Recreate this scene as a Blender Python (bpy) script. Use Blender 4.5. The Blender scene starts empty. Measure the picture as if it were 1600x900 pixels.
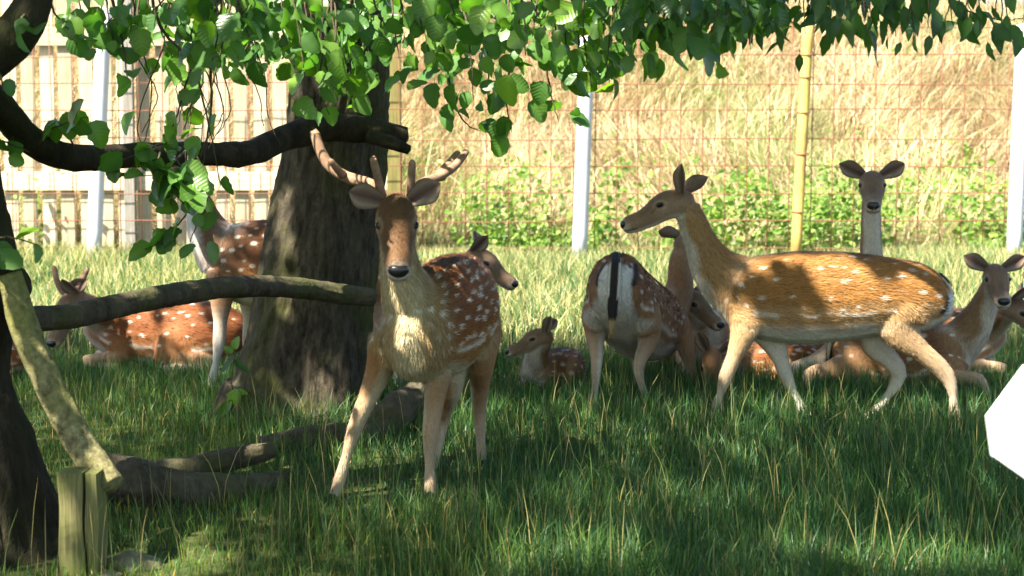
import bpy, math, random
import numpy as np
from mathutils import Vector, noise as mnoise

random.seed(7); np.random.seed(7)
RNG = np.random.default_rng(7)
scene = bpy.context.scene
COL = scene.collection

# ------------------------------------------------------------------ camera
F = 2667.0                      # focal length in photo pixels (1600 px wide)
CAM = np.array([0.0, 0.0, 1.35])
PITCH = math.atan(235.0 / F)
cam_d = bpy.data.cameras.new('camera'); cam = bpy.data.objects.new('camera', cam_d)
COL.objects.link(cam); scene.camera = cam
cam.location = CAM; cam.rotation_euler = (math.pi/2 - PITCH, 0, 0)
cam_d.sensor_width = 36.0; cam_d.lens = F/1600*36.0
cam_d.clip_start = 0.05; cam_d.clip_end = 2000
cam_d.dof.use_dof = True; cam_d.dof.focus_distance = 7.2; cam_d.dof.aperture_fstop = 4.5

# ------------------------------------------------------------------ sky, sun, exposure
SUN_EL = math.radians(52); SUN_AZ = math.radians(228)     # compass: 0 = +Y, clockwise
SUN = np.array([math.sin(SUN_AZ)*math.cos(SUN_EL), math.cos(SUN_AZ)*math.cos(SUN_EL), math.sin(SUN_EL)])
world = bpy.data.worlds.new('World'); scene.world = world; world.use_nodes = True
wn = world.node_tree.nodes; wl = world.node_tree.links
bg = wn['Background']; sky = wn.new('ShaderNodeTexSky'); sky.sky_type = 'NISHITA'
sky.sun_disc = False; sky.sun_elevation = SUN_EL; sky.sun_rotation = SUN_AZ
sky.air_density = 1.0; sky.dust_density = 1.5; sky.ozone_density = 1.0
wl.new(sky.outputs[0], bg.inputs[0]); bg.inputs[1].default_value = 0.082
sl = bpy.data.lights.new('sun', 'SUN'); sl.energy = 5.0; sl.angle = math.radians(0.53); sl.color = (1.0, 0.93, 0.80)
so = bpy.data.objects.new('sun', sl); COL.objects.link(so); so.location = (-6, -6, 12)
so.rotation_euler = Vector(SUN).to_track_quat('Z', 'Y').to_euler()
scene.view_settings.view_transform = 'Standard'; scene.view_settings.look = 'None'
scene.view_settings.exposure = 2.25; scene.view_settings.gamma = 1.0
scene.render.engine = 'CYCLES'
scene.cycles.max_bounces = 8; scene.cycles.diffuse_bounces = 4; scene.cycles.transmission_bounces = 4
scene.cycles.use_denoising = True
scene.cycles.sample_clamp_indirect = 8.0

# ------------------------------------------------------------------ helpers
CP, SP = math.cos(PITCH), math.sin(PITCH)
def P(u, v, Y):
    """photo pixel + distance -> point in the place"""
    a = (u-800)/F; b = (450-v)/F
    d = np.array([a, CP + b*SP, -SP + b*CP])
    return CAM + d*(Y/d[1])
def G(u, v, z=0.0):
    a = (u-800)/F; b = (450-v)/F
    d = np.array([a, CP + b*SP, -SP + b*CP])
    return CAM + d*((z-CAM[2])/d[2])
def nrm(v):
    v = np.asarray(v, float); n = np.linalg.norm(v, axis=-1, keepdims=True)
    return v/np.maximum(n, 1e-9)
def tag(o, label=None, cat=None, group=None, kind=None):
    if label: o['label'] = label
    if cat: o['category'] = cat
    if group: o['group'] = group
    if kind: o['kind'] = kind
    return o
def empty(name, loc, label, cat, group=None):
    o = bpy.data.objects.new(name, None); COL.objects.link(o); o.location = loc
    o.empty_display_size = 0.2
    return tag(o, label, cat, group)
def link(name, me, mat=None, parent=None):
    o = bpy.data.objects.new(name, me); COL.objects.link(o)
    if mat and not me.materials: me.materials.append(mat)
    if parent:
        o.parent = parent
        bpy_world[o.name] = None
        o.location = -abs_loc(parent)
    return o
bpy_world = {}
def abs_loc(o):
    l = Vector((0, 0, 0))
    while o: l = l + o.location; o = o.parent
    return l
def np_mesh(name, verts, faces_flat, loop_tot, cols=None, smooth=True):
    """fast mesh: verts (N,3); faces as flat loop indices + per-face counts; cols (N,3)"""
    me = bpy.data.meshes.new(name)
    verts = np.ascontiguousarray(verts, np.float32); ff = np.ascontiguousarray(faces_flat, np.int32).ravel()
    lt = np.ascontiguousarray(loop_tot, np.int32); ls = np.concatenate([[0], np.cumsum(lt)[:-1]]).astype(np.int32)
    me.vertices.add(len(verts)); me.vertices.foreach_set('co', verts.ravel())
    me.loops.add(len(ff)); me.loops.foreach_set('vertex_index', ff)
    me.polygons.add(len(lt)); me.polygons.foreach_set('loop_start', ls); me.polygons.foreach_set('loop_total', lt)
    me.polygons.foreach_set('use_smooth', np.full(len(lt), smooth, bool))
    me.update(calc_edges=True)
    if cols is not None: set_cols(me, cols)
    return me
def set_cols(me, cols):
    a = me.color_attributes.new('Col', 'FLOAT_COLOR', 'POINT')
    c = np.ones((len(cols), 4), np.float32); c[:, :3] = cols
    a.data.foreach_set('color', c.ravel())
class MB:
    """collects shapes into one mesh"""
    def __init__(s): s.v = []; s.f = []; s.n = 0
    def add(s, V, Fc):
        s.v.append(np.asarray(V, float)); s.f += [tuple(i+s.n for i in f) for f in Fc]; s.n += len(V); return s
    def mesh(s, name, smooth=True, cols=None):
        V = np.concatenate(s.v)
        return np_mesh(name, V, [i for f in s.f for i in f], [len(f) for f in s.f], cols, smooth)
def catmull(pts, n):
    pts = np.asarray(pts, float); k = len(pts)
    if k == 2: return pts[0] + (pts[1]-pts[0])*np.linspace(0, 1, n+1)[:, None]
    Q = np.vstack([2*pts[0]-pts[1], pts, 2*pts[-1]-pts[-2]]); out = []
    for i in range(k-1):
        p0, p1, p2, p3 = Q[i:i+4]
        for t in np.arange(n)/n:
            out.append(0.5*((2*p1) + (-p0+p2)*t + (2*p0-5*p1+4*p2-p3)*t*t + (-p0+3*p1-3*p2+p3)*t**3))
    out.append(pts[-1]); return np.array(out)
def frames(C, side):
    T = nrm(np.gradient(C, axis=0)); side = np.broadcast_to(np.asarray(side, float), C.shape)
    S = nrm(side - (side*T).sum(1, keepdims=True)*T); U = np.cross(T, S)
    return T, S, U
def tube(C, rs, ru, side, seg=16, cap=0.5):
    """closed tube along centres C with half sizes rs (along side) and ru (along up)"""
    C = np.asarray(C, float); n = len(C); rs = np.broadcast_to(rs, n).astype(float); ru = np.broadcast_to(ru, n).astype(float)
    T, S, U = frames(C, side)
    a = np.linspace(0, 2*math.pi, seg, endpoint=False)
    R = C[:, None] + S[:, None]*(rs[:, None]*np.cos(a))[..., None] + U[:, None]*(ru[:, None]*np.sin(a))[..., None]
    V = R.reshape(-1, 3); fc = []
    for i in range(n-1):
        for j in range(seg):
            j2 = (j+1) % seg
            fc.append((i*seg+j, i*seg+j2, (i+1)*seg+j2, (i+1)*seg+j))
    e0 = C[0] - T[0]*cap*min(rs[0], ru[0]); e1 = C[-1] + T[-1]*cap*min(rs[-1], ru[-1])
    V = np.vstack([V, e0, e1]); k = n*seg
    for j in range(seg):
        j2 = (j+1) % seg
        fc.append((k, j2, j)); fc.append((k+1, (n-1)*seg+j, (n-1)*seg+j2))
    return V, fc
def vnoise(x, y, s=0):
    """cheap smooth noise in about -1..1"""
    r = np.zeros_like(x)
    rr = np.random.default_rng(100+s)
    for k in range(6):
        a = rr.uniform(0, 2*math.pi); f = rr.uniform(0.6, 1.6); p = rr.uniform(0, 6.28)
        r = r + np.sin((x*math.cos(a)+y*math.sin(a))*f + p + 0.8*np.sin((y*math.cos(a)-x*math.sin(a))*f*0.7+p*2))
    return r/3.0

# ------------------------------------------------------------------ materials
def mat(name):
    m = bpy.data.materials.new(name); m.use_nodes = True
    nt = m.node_tree; b = nt.nodes['Principled BSDF']
    return m, nt, b
def nd(nt, typ, **kw):
    n = nt.nodes.new(typ)
    for k, v in kw.items(): setattr(n, k, v)
    return n
def ramp(nt, src, stops):
    r = nd(nt, 'ShaderNodeValToRGB'); el = r.color_ramp.elements
    while len(el) < len(stops): el.new(0.5)
    for e, (p, c) in zip(el, stops): e.position = p; e.color = (*c, 1)
    nt.links.new(src, r.inputs[0]); return r.outputs[0]
def noise_out(nt, scale, detail=4, rough=0.6, stretch=None, coord='Object'):
    tc = nd(nt, 'ShaderNodeTexCoord'); mp = nd(nt, 'ShaderNodeMapping')
    if stretch: mp.inputs['Scale'].default_value = stretch
    nt.links.new(tc.outputs[coord], mp.inputs[0])
    n = nd(nt, 'ShaderNodeTexNoise'); n.inputs['Scale'].default_value = scale
    n.inputs['Detail'].default_value = detail; n.inputs['Roughness'].default_value = rough
    nt.links.new(mp.outputs[0], n.inputs['Vector']); return n.outputs[0]
def mixc(nt, fac, a, b, mode='MIX'):
    m = nd(nt, 'ShaderNodeMix'); m.data_type = 'RGBA'; m.blend_type = mode
    for sock, val in ((m.inputs[0], fac), (m.inputs[6], a), (m.inputs[7], b)):
        if isinstance(val, bpy.types.NodeSocket): nt.links.new(val, sock)
        elif isinstance(val, (int, float)): sock.default_value = val
        else: sock.default_value = (*val, 1)
    return m.outputs[2]
def bump(nt, b, h, strength, dist=0.01):
    n = nd(nt, 'ShaderNodeBump'); n.inputs['Strength'].default_value = strength; n.inputs['Distance'].default_value = dist
    nt.links.new(h, n.inputs['Height']); nt.links.new(n.outputs[0], b.inputs['Normal'])

def foliage_mat(name, trans=0.45, rough=0.45, tint=(1.6, 1.9, 0.7), spec=0.4, objrand=False):
    m, nt, b = mat(name)
    at = nd(nt, 'ShaderNodeAttribute', attribute_name='Col'); c = at.outputs[0]
    if objrand:
        oi = nd(nt, 'ShaderNodeObjectInfo')
        c = mixc(nt, 1.0, c, ramp(nt, oi.outputs['Random'], [(0, (0.62, 0.68, 0.6)), (0.6, (1, 1, 1)), (1, (1.45, 1.3, 0.9))]), 'MULTIPLY')
    nt.links.new(c, b.inputs['Base Color']); b.inputs['Roughness'].default_value = rough
    b.inputs['Specular IOR Level'].default_value = spec
    t = nd(nt, 'ShaderNodeBsdfTranslucent'); nt.links.new(mixc(nt, 1.0, c, tint, 'MULTIPLY'), t.inputs[0])
    mx = nd(nt, 'ShaderNodeMixShader'); mx.inputs[0].default_value = trans
    nt.links.new(b.outputs[0], mx.inputs[1]); nt.links.new(t.outputs[0], mx.inputs[2])
    nt.links.new(mx.outputs[0], nt.nodes['Material Output'].inputs[0]); return m
M_LEAF = foliage_mat('leaf', 0.4, 0.33, (1.8, 2.2, 0.5), 0.5, True)
nt = M_LEAF.node_tree; tc = nd(nt, 'ShaderNodeTexCoord'); sx = nd(nt, 'ShaderNodeSeparateXYZ'); nt.links.new(tc.outputs['Object'], sx.inputs[0])
def mth(op, a, b=None):
    n = nd(nt, 'ShaderNodeMath', operation=op)
    for k, v in enumerate((a, b)):
        if v is None: continue
        if isinstance(v, bpy.types.NodeSocket): nt.links.new(v, n.inputs[k])
        else: n.inputs[k].default_value = v
    return n.outputs[0]
ay_ = mth('ABSOLUTE', sx.outputs[1]); vein = mth('SINE', mth('MULTIPLY', mth('SUBTRACT', sx.outputs[0], mth('MULTIPLY', ay_, 0.75)), 2*math.pi/0.0125))
bn = nd(nt, 'ShaderNodeBump'); bn.inputs['Strength'].default_value = 0.22; bn.inputs['Distance'].default_value = 0.0015
nt.links.new(vein, bn.inputs['Height']); nt.links.new(bn.outputs[0], nt.nodes['Principled BSDF'].inputs['Normal'])
M_CROWN = foliage_mat('crown_leaf', 0.35, 0.4, (1.6, 2.0, 0.5), 0.4)
M_GRASS = foliage_mat('grass_blade', 0.3, 0.5, (1.5, 1.6, 0.7), 0.35)
M_STRAW = foliage_mat('straw', 0.25, 0.6, (1.2, 1.1, 0.9), 0.25)
M_WEED = foliage_mat('weed_leaf', 0.4, 0.45, (1.6, 1.9, 0.6), 0.35)

def bark_mat(name, dark, light, moss, moss_amt=0.5, stretch=(1, 1, 0.3), scale=14):
    m, nt, b = mat(name)
    n1 = noise_out(nt, scale, 6, 0.7, stretch); n2 = noise_out(nt, 2.6, 5, 0.65); n3 = noise_out(nt, 60, 3, 0.7)
    c = ramp(nt, n1, [(0.32, dark), (0.5, tuple((a+b_)/2 for a, b_ in zip(dark, light))), (0.68, light)])
    mm = ramp(nt, n2, [(0.52-0.18*moss_amt, (0, 0, 0)), (0.72-0.1*moss_amt, (1, 1, 1))])
    c = mixc(nt, mm, c, moss)
    c = mixc(nt, 0.35, c, ramp(nt, n3, [(0.3, (0.35, 0.35, 0.35)), (0.7, (1, 1, 1))]), 'MULTIPLY')
    nt.links.new(c, b.inputs['Base Color']); b.inputs['Roughness'].default_value = 0.9
    b.inputs['Specular IOR Level'].default_value = 0.15
    bump(nt, b, n1, 0.9 if 'moss' not in name else 0.7, 0.03 if 'moss' not in name else 0.016); return m
M_BARK = bark_mat('bark', (0.018, 0.014, 0.009), (0.10, 0.083, 0.056), (0.065, 0.07, 0.016), 0.4, (1, 1, 0.35), 22)
M_BARK2 = bark_mat('dark_bark', (0.012, 0.009, 0.006), (0.05, 0.041, 0.026), (0.03, 0.034, 0.01), 0.35)
M_LOG = bark_mat('log_bark', (0.035, 0.028, 0.017), (0.125, 0.105, 0.07), (0.075, 0.08, 0.025), 0.35)
M_MOSSLOG = bark_mat('mossy_log', (0.07, 0.062, 0.026), (0.29, 0.26, 0.125), (0.19, 0.195, 0.05), 0.55, (1, 1, 1), 30)
M_TWIG = bark_mat('twig_bark', (0.05, 0.04, 0.028), (0.13, 0.10, 0.07), (0.09, 0.08, 0.03), 0.2)

def wood_mat(name, dark, light, stretch=(9, 9, 0.5), green=None, objrand=0.0, scale=6):
    m, nt, b = mat(name)
    n1 = noise_out(nt, scale, 6, 0.65, stretch); n2 = noise_out(nt, 3, 4, 0.6)
    c = ramp(nt, n1, [(0.35, dark), (0.65, light)])
    if green: c = mixc(nt, ramp(nt, n2, [(0.42, (0, 0, 0)), (0.65, (1, 1, 1))]), c, green)
    if objrand:
        oi = nd(nt, 'ShaderNodeObjectInfo')
        c = mixc(nt, objrand, c, ramp(nt, oi.outputs['Random'], [(0, (0.6, 0.58, 0.5)), (1, (1.15, 1.1, 1.0))]), 'MULTIPLY')
    nt.links.new(c, b.inputs['Base Color']); b.inputs['Roughness'].default_value = 0.85
    b.inputs['Specular IOR Level'].default_value = 0.2
    bump(nt, b, n1, 0.4, 0.006); return m
M_SLAT = wood_mat('fence_wood', (0.36, 0.31, 0.22), (0.55, 0.49, 0.37), (6, 6, 0.6), None, 0.8)
M_GREYPOST = wood_mat('grey_wood', (0.16, 0.15, 0.13), (0.28, 0.26, 0.22))
M_OLIVEPOST = wood_mat('olive_wood', (0.10, 0.09, 0.03), (0.2, 0.17, 0.06))
M_STUMP = wood_mat('mossy_post', (0.06, 0.06, 0.02), (0.20, 0.18, 0.075), (26, 26, 0.8), (0.10, 0.125, 0.025))
M_CUT = wood_mat('cut_end', (0.18, 0.14, 0.06), (0.36, 0.3, 0.14), (3, 3, 3))
def plain(name, c, rough=0.6, metal=0.0, spec=0.4, nz=None):
    m, nt, b = mat(name)
    if nz:
        n1 = noise_out(nt, nz[0], 5, 0.6, nz[2] if len(nz) > 2 else None)
        nt.links.new(ramp(nt, n1, [(0.4, c), (0.65, nz[1])]), b.inputs['Base Color'])
    else: b.inputs['Base Color'].default_value = (*c, 1)
    b.inputs['Roughness'].default_value = rough; b.inputs['Metallic'].default_value = metal
    b.inputs['Specular IOR Level'].default_value = spec; return m
M_WIRE = plain('rusty_wire', (0.24, 0.095, 0.06), 0.75, 0.0, 0.2, (30, (0.18, 0.075, 0.045)))
M_WPOST = plain('white_metal', (0.55, 0.56, 0.60), 0.45, 0.0, 0.4, (5, (0.44, 0.45, 0.49), (1, 1, 0.3)))
M_YPOST = plain('yellow_rust', (0.55, 0.40, 0.10), 0.7, 0.0, 0.3, (7, (0.34, 0.20, 0.07), (1, 1, 0.4)))
M_BOARD = plain('white_board', (0.82, 0.83, 0.84), 0.45)
M_STONE = plain('stone', (0.15, 0.125, 0.075), 0.95, 0, 0.1, (14, (0.25, 0.21, 0.13)))
M_EYE = plain('eye', (0.006, 0.004, 0.003), 0.12, 0, 0.3)
M_NOSE = plain('nose', (0.012, 0.012, 0.013), 0.32, 0, 0.5)
M_VELVET = plain('velvet', (0.20, 0.12, 0.075), 0.95, 0, 0.1, (40, (0.29, 0.19, 0.13)))

m, nt, b = mat('coat'); M_COAT = m
at = nd(nt, 'ShaderNodeAttribute', attribute_name='Col')
n1 = noise_out(nt, 95, 3, 0.7)
nt.links.new(mixc(nt, 0.3, at.outputs[0], ramp(nt, n1, [(0.3, (0.55, 0.52, 0.5)), (0.7, (1.2, 1.2, 1.2))]), 'MULTIPLY'), b.inputs['Base Color'])
b.inputs['Roughness'].default_value = 0.75; b.inputs['Specular IOR Level'].default_value = 0.2
b.inputs['Sheen Weight'].default_value = 0.04; b.inputs['Sheen Roughness'].default_value = 0.4
m, nt, b = mat('fur'); M_FUR = m
at = nd(nt, 'ShaderNodeAttribute', attribute_name='Col'); nt.links.new(at.outputs[0], b.inputs['Base Color'])
b.inputs['Roughness'].default_value = 0.6; b.inputs['Specular IOR Level'].default_value = 0.14

m, nt, b = mat('ground'); M_GROUND = m
n1 = noise_out(nt, 3.0, 6, 0.65); n2 = noise_out(nt, 25, 5, 0.7)
c = ramp(nt, n1, [(0.35, (0.045, 0.06, 0.018)), (0.6, (0.075, 0.085, 0.03)), (0.72, (0.11, 0.09, 0.05))])
c = mixc(nt, 0.6, c, ramp(nt, n2, [(0.3, (0.4, 0.4, 0.4)), (0.7, (1.2, 1.2, 1.1))]), 'MULTIPLY')
nt.links.new(c, b.inputs['Base Color']); b.inputs['Roughness'].default_value = 1; b.inputs['Specular IOR Level'].default_value = 0.1
bump(nt, b, n2, 0.8, 0.03)
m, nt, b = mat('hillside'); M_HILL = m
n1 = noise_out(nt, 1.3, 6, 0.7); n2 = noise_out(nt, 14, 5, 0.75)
c = ramp(nt, n1, [(0.3, (0.17, 0.125, 0.065)), (0.55, (0.27, 0.21, 0.11)), (0.75, (0.17, 0.165, 0.06))])  # soil tones, darkened to stand for shade beneath the straw
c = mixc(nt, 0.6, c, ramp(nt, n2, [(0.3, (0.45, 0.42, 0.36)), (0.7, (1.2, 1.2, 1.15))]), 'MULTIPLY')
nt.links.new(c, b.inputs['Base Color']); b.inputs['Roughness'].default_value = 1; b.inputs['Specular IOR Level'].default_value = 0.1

# ------------------------------------------------------------------ ground and hillside
FENCE_Y = 19.0
def gz(x, y):
    """ground height: almost level, lightly uneven"""
    return 0.02*vnoise(np.asarray(x, float)*1.1, np.asarray(y, float)*1.1, 3)
def grid(name, xs, ys, zf, matl):
    X, Y = np.meshgrid(xs, ys); Z = zf(X, Y)
    V = np.stack([X, Y, Z], -1).reshape(-1, 3); nx, ny = len(xs), len(ys)
    I, J = np.meshgrid(np.arange(nx-1), np.arange(ny-1)); a = (J*nx+I).ravel()
    fc = np.stack([a, a+1, a+nx+1, a+nx], 1)
    return link(name, np_mesh(name, V, fc, np.full(len(fc), 4)), matl)
xs = np.concatenate([[-400, -60, -20], np.linspace(-9, 9, 90), [20, 60, 400]])
ys = np.concatenate([[-200, -40, -8], np.linspace(0, 22, 110), [40, 120, 900]])
tag(grid('ground', xs, ys, gz, M_GROUND), kind='structure')
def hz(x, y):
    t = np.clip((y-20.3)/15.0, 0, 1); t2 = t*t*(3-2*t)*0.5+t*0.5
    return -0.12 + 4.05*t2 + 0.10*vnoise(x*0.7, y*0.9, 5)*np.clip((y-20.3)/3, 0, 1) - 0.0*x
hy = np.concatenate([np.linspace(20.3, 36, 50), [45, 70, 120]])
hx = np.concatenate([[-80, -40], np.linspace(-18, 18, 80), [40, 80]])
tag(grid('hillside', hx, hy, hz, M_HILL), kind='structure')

# ------------------------------------------------------------------ blades (grass, straw)
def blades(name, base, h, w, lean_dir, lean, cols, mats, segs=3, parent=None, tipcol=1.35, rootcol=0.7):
    n = len(base); yaw = RNG.uniform(0, 2*math.pi, n)
    side = np.stack([np.cos(yaw), np.sin(yaw), np.zeros(n)], 1)
    ld = np.stack([np.cos(lean_dir), np.sin(lean_dir), np.zeros(n)], 1)
    V = []; C = []
    for k in range(segs):
        t = k/segs; ww = w*(1-0.75*t**1.5)
        cen = base + np.array([0, 0, 1.])*(h*(t - 0.35*lean*t*t))[:, None] + ld*(h*lean*t*t)[:, None]
        V += [cen-side*ww[:, None]/2, cen+side*ww[:, None]/2]
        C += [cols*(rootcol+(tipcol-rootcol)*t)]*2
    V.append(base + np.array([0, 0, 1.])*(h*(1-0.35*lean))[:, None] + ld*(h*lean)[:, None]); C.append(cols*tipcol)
    nv = 2*segs+1
    V = np.stack(V, 1).reshape(-1, 3); C = np.stack(C, 1).reshape(-1, 3)
    o = (np.arange(n)*nv)[:, None]; f = []
    for k in range(segs-1): f.append(np.concatenate([o+2*k, o+2*k+1, o+2*k+3, o+2*k+2], 1))
    quads = np.concatenate(f) if f else np.zeros((0, 4), int)
    tri = np.concatenate([o+2*segs-2, o+2*segs-1, o+2*segs], 1)
    me = np_mesh(name, V, np.concatenate([quads.ravel(), tri.ravel()]), [4]*len(quads)+[3]*n, np.clip(C, 0, 1))
    return tag(link(name, me, mats, parent), kind='stuff')
def scatter(n, y0, y1, margin, power=1.0):
    y = y0 + (y1-y0)*RNG.random(n)**power
    x = (RNG.random(n)*2-1)*(y*0.31+margin)
    return x, y
GREENS = np.array([[0.030, 0.085, 0.020], [0.042, 0.11, 0.022], [0.024, 0.075, 0.026], [0.070, 0.125, 0.022], [0.034, 0.09, 0.036]])
TRUNK_C = P(482, 640, 8.2); TRUNK_C[2] = 0
def keep(x, y):
    k = np.hypot(x-TRUNK_C[0], y-TRUNK_C[1]) > 0.42
    k &= np.hypot(x+1.72, y-5.45) > 0.36
    return k
# near, shaded long grass
x, y = scatter(125000, 4.4, 10.5, 0.6, 1.15); k = keep(x, y)
short = 1/(1+np.exp(-( -x*1.6 - 0.9 - (y-6.2)*0.9 + 0.5*vnoise(x*3, y*3, 9))*2.2))   # trodden corner by the left tree
k &= RNG.random(len(x)) > 0.45*short*(y < 6.3)
x, y, short = x[k], y[k], short[k]; n = len(x)
h = (0.15 + 0.055*vnoise(x*2.1, y*2.1, 11))*RNG.uniform(0.5, 1.35, n)*(1-0.55*short)*np.where(y < 7.2, 1, 0.9)
h *= 1-0.5*np.exp(-(((x+0.45)/0.42)**2+((y-6.3)/0.35)**2)**2); h *= 1-0.45*np.exp(-((x+1.15)**2/0.2+(y-5.4)**2/0.12)); h = np.clip(h, 0.03, 0.4)
c = GREENS[RNG.integers(0, 5, n)]*RNG.uniform(0.7, 1.3, (n, 1)); c = c*(1+0.25*vnoise(x*1.3, y*1.3, 12)[:, None])
dry = RNG.random(n) < 0.045; c[dry] = np.array([0.22, 0.19, 0.08])*RNG.uniform(0.7, 1.2, (dry.sum(), 1))
c[:, 0] *= 1 + 0.9*short; c[:, 1] *= 1 + 0.35*short
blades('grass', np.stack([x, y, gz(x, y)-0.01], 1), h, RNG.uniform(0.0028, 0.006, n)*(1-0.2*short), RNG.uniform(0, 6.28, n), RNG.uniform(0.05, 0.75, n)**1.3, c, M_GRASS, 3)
# seed stems standing above
x, y = scatter(2600, 4.8, 10.5, 0.5); k = keep(x, y) & (RNG.random(2600) < np.clip(0.75+x*0.2, 0.15, 1)); x, y = x[k], y[k]; n = len(x)
c = np.where(RNG.random((n, 1)) < 0.6, np.array([[0.27, 0.23, 0.09]]), np.array([[0.14, 0.19, 0.05]]))*RNG.uniform(0.7, 1.2, (n, 1))
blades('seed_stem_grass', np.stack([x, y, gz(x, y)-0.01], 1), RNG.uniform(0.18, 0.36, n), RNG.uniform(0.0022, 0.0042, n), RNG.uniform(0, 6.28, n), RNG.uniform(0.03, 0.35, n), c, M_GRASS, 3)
# sunlit meadow up to the fence
x, y = scatter(85000, 10.5, 20.8, 1.0, 0.9); n = len(x)
h = (0.20 + 0.06*vnoise(x*1.1, y*1.1, 14))*RNG.uniform(0.55, 1.4, n)
c = GREENS[RNG.integers(0, 5, n)]*RNG.uniform(0.9, 1.5, (n, 1)); dry = RNG.random(n) < 0.42
c[dry] = np.array([0.46, 0.40, 0.19])*RNG.uniform(0.7, 1.2, (dry.sum(), 1))
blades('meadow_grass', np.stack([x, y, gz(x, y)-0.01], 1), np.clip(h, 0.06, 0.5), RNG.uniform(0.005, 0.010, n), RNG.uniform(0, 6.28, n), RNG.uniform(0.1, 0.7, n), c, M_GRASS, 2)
# dry straw on the hillside
n = 105000; y = 20.2 + 15.7*RNG.random(n)**1.05; x = (RNG.random(n)*2-1)*(y*0.31+1.5)
patch = vnoise(x*0.9, y*0.8, 21); tuft = vnoise(x*2.6, y*2.2, 24)
c = np.array([0.62, 0.51, 0.30])*np.clip(RNG.uniform(0.25, 1.25, (n, 1))*(1+0.3*tuft[:, None]), 0.2, 1.5); brn = RNG.random(n) < 0.28
c[brn] = np.array([0.24, 0.155, 0.075])*RNG.uniform(0.6, 1.3, (brn.sum(), 1)); grn = ((patch > 0.45) & (RNG.random(n) < 0.45)) | (RNG.random(n) < 0.05)
c[grn] = np.array([0.17, 0.22, 0.06])*RNG.uniform(0.7, 1.3, (grn.sum(), 1))
ld = 3.0*vnoise(x*0.8, y*0.7, 22)+RNG.normal(0, 1.1, n)
blades('dry_straw', np.stack([x, y, hz(x, y)-0.03], 1), RNG.uniform(0.25, 0.95, n)*(1+0.35*tuft), RNG.uniform(0.008, 0.02, n), ld, RNG.uniform(0.2, 1.7, n), c, M_STRAW, 2)

# leafy weeds at the foot of the hillside
def leaf_cloud(name, cen, size, normal, cols, matl, parent=None, kind='stuff', aspect=0.75):
    """many small folded leaves, four faces each, in one mesh"""
    n = len(cen); nn = nrm(normal); r = nrm(RNG.normal(size=(n, 3))); a = nrm(np.cross(nn, r)); bb = np.cross(nn, a)
    L = a*size[:, None]; W = bb*(size*aspect)[:, None]/2; up = nn*(size*0.12)[:, None]
    V = np.stack([cen-L*0.5, cen+W-L*0.08+up, cen+L*0.5-up*0.8, cen-W-L*0.08+up, cen+W*0.75+L*0.27+up*0.6, cen-W*0.75+L*0.27+up*0.6], 1)
    V = V.reshape(-1, 3); o = (np.arange(n)*6)[:, None]
    f = np.concatenate([np.concatenate([o, o+1, o+4, o+2], 1), np.concatenate([o, o+2, o+5, o+3], 1)])
    me = np_mesh(name, V, f, np.full(len(f), 4), np.repeat(cols, 6, 0), False)
    ob = link(name, me, matl, parent)
    if kind: tag(ob, kind=kind)
    return ob
n = 34000; y = 19.2 + 5.2*RNG.random(n)**1.5; x = (RNG.random(n)*2-1)*(y*0.31+1.5)
dens = np.clip(0.30+0.85*vnoise(x*2.3, y*1.9, 31) + 0.16*np.clip(x, -2, 3) - 0.10*(y-19.2), 0, 1)*np.where(x < -2.0, 0.12, 1)
k = RNG.random(n) < dens; x, y = x[k], y[k]; n = len(x)
top = (0.15 + 0.95*np.clip(0.5+0.6*vnoise(x*3.1, y*2.3, 32), 0, 1))*np.clip((23.2-y)/2.5, 0.45, 1)
z = np.maximum(hz(x, y), 0) + top*RNG.random(n)**0.8
cc = np.array([[0.16, 0.25, 0.05], [0.12, 0.21, 0.04], [0.24, 0.31, 0.08]])[RNG.integers(0, 3, n)]*RNG.uniform(0.7, 1.3, (n, 1))
leaf_cloud('weeds', np.stack([x, y, z], 1), RNG.uniform(0.05, 0.11, n), RNG.normal(size=(n, 3))*0.7+np.array([-0.2, -0.5, 0.8]), cc, M_WEED)
n = 5000; y = 23 + 9*RNG.random(n); x = (RNG.random(n)*2-1)*(y*0.31+1.5)
k = vnoise(x*1.5, y*1.2, 33) > 0.75; x, y = x[k], y[k]; n = len(x)
leaf_cloud('weeds', np.stack([x, y, hz(x, y)+0.5*RNG.random(n)], 1), RNG.uniform(0.06, 0.12, n), RNG.normal(size=(n, 3))*0.7+np.array([-0.2, -0.5, 0.8]), np.array([[0.12, 0.19, 0.04]])*RNG.uniform(0.7, 1.3, (n, 1)), M_WEED)

# ------------------------------------------------------------------ fences
def box_mesh(name, sx, sy, sz, bev=0.004, taper=0.0):
    """board standing on z = 0, chamfered edges"""
    x, y = sx/2, sy/2; bb = bev
    prof = [(-x+bb, -y), (x-bb, -y), (x, -y+bb), (x, y-bb), (x-bb, y), (-x+bb, y), (-x, y-bb), (-x, -y+bb)]
    V = [(px, py, 0) for px, py in prof]+[(px, py, sz-bb) for px, py in prof]+[(px*(1-bb/x), py*(1-bb/y), sz) for px, py in prof]
    f = [tuple(range(7, -1, -1)), tuple(range(16, 24))]
    for r in (0, 8):
        for j in range(8): f.append((r+j, r+(j+1) % 8, r+8+(j+1) % 8, r+8+j))
    return MB().add(V, f).mesh(name, False)
def part(name, me, matl, parent, loc, rot=(0, 0, 0), label=None, kind=None):
    o = bpy.data.objects.new(name, me); COL.objects.link(o)
    if not me.materials: me.materials.append(matl)
    o.parent = parent; o.location = Vector(loc) - abs_loc(parent); o.rotation_euler = rot
    return tag(o, label, kind=kind)

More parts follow.
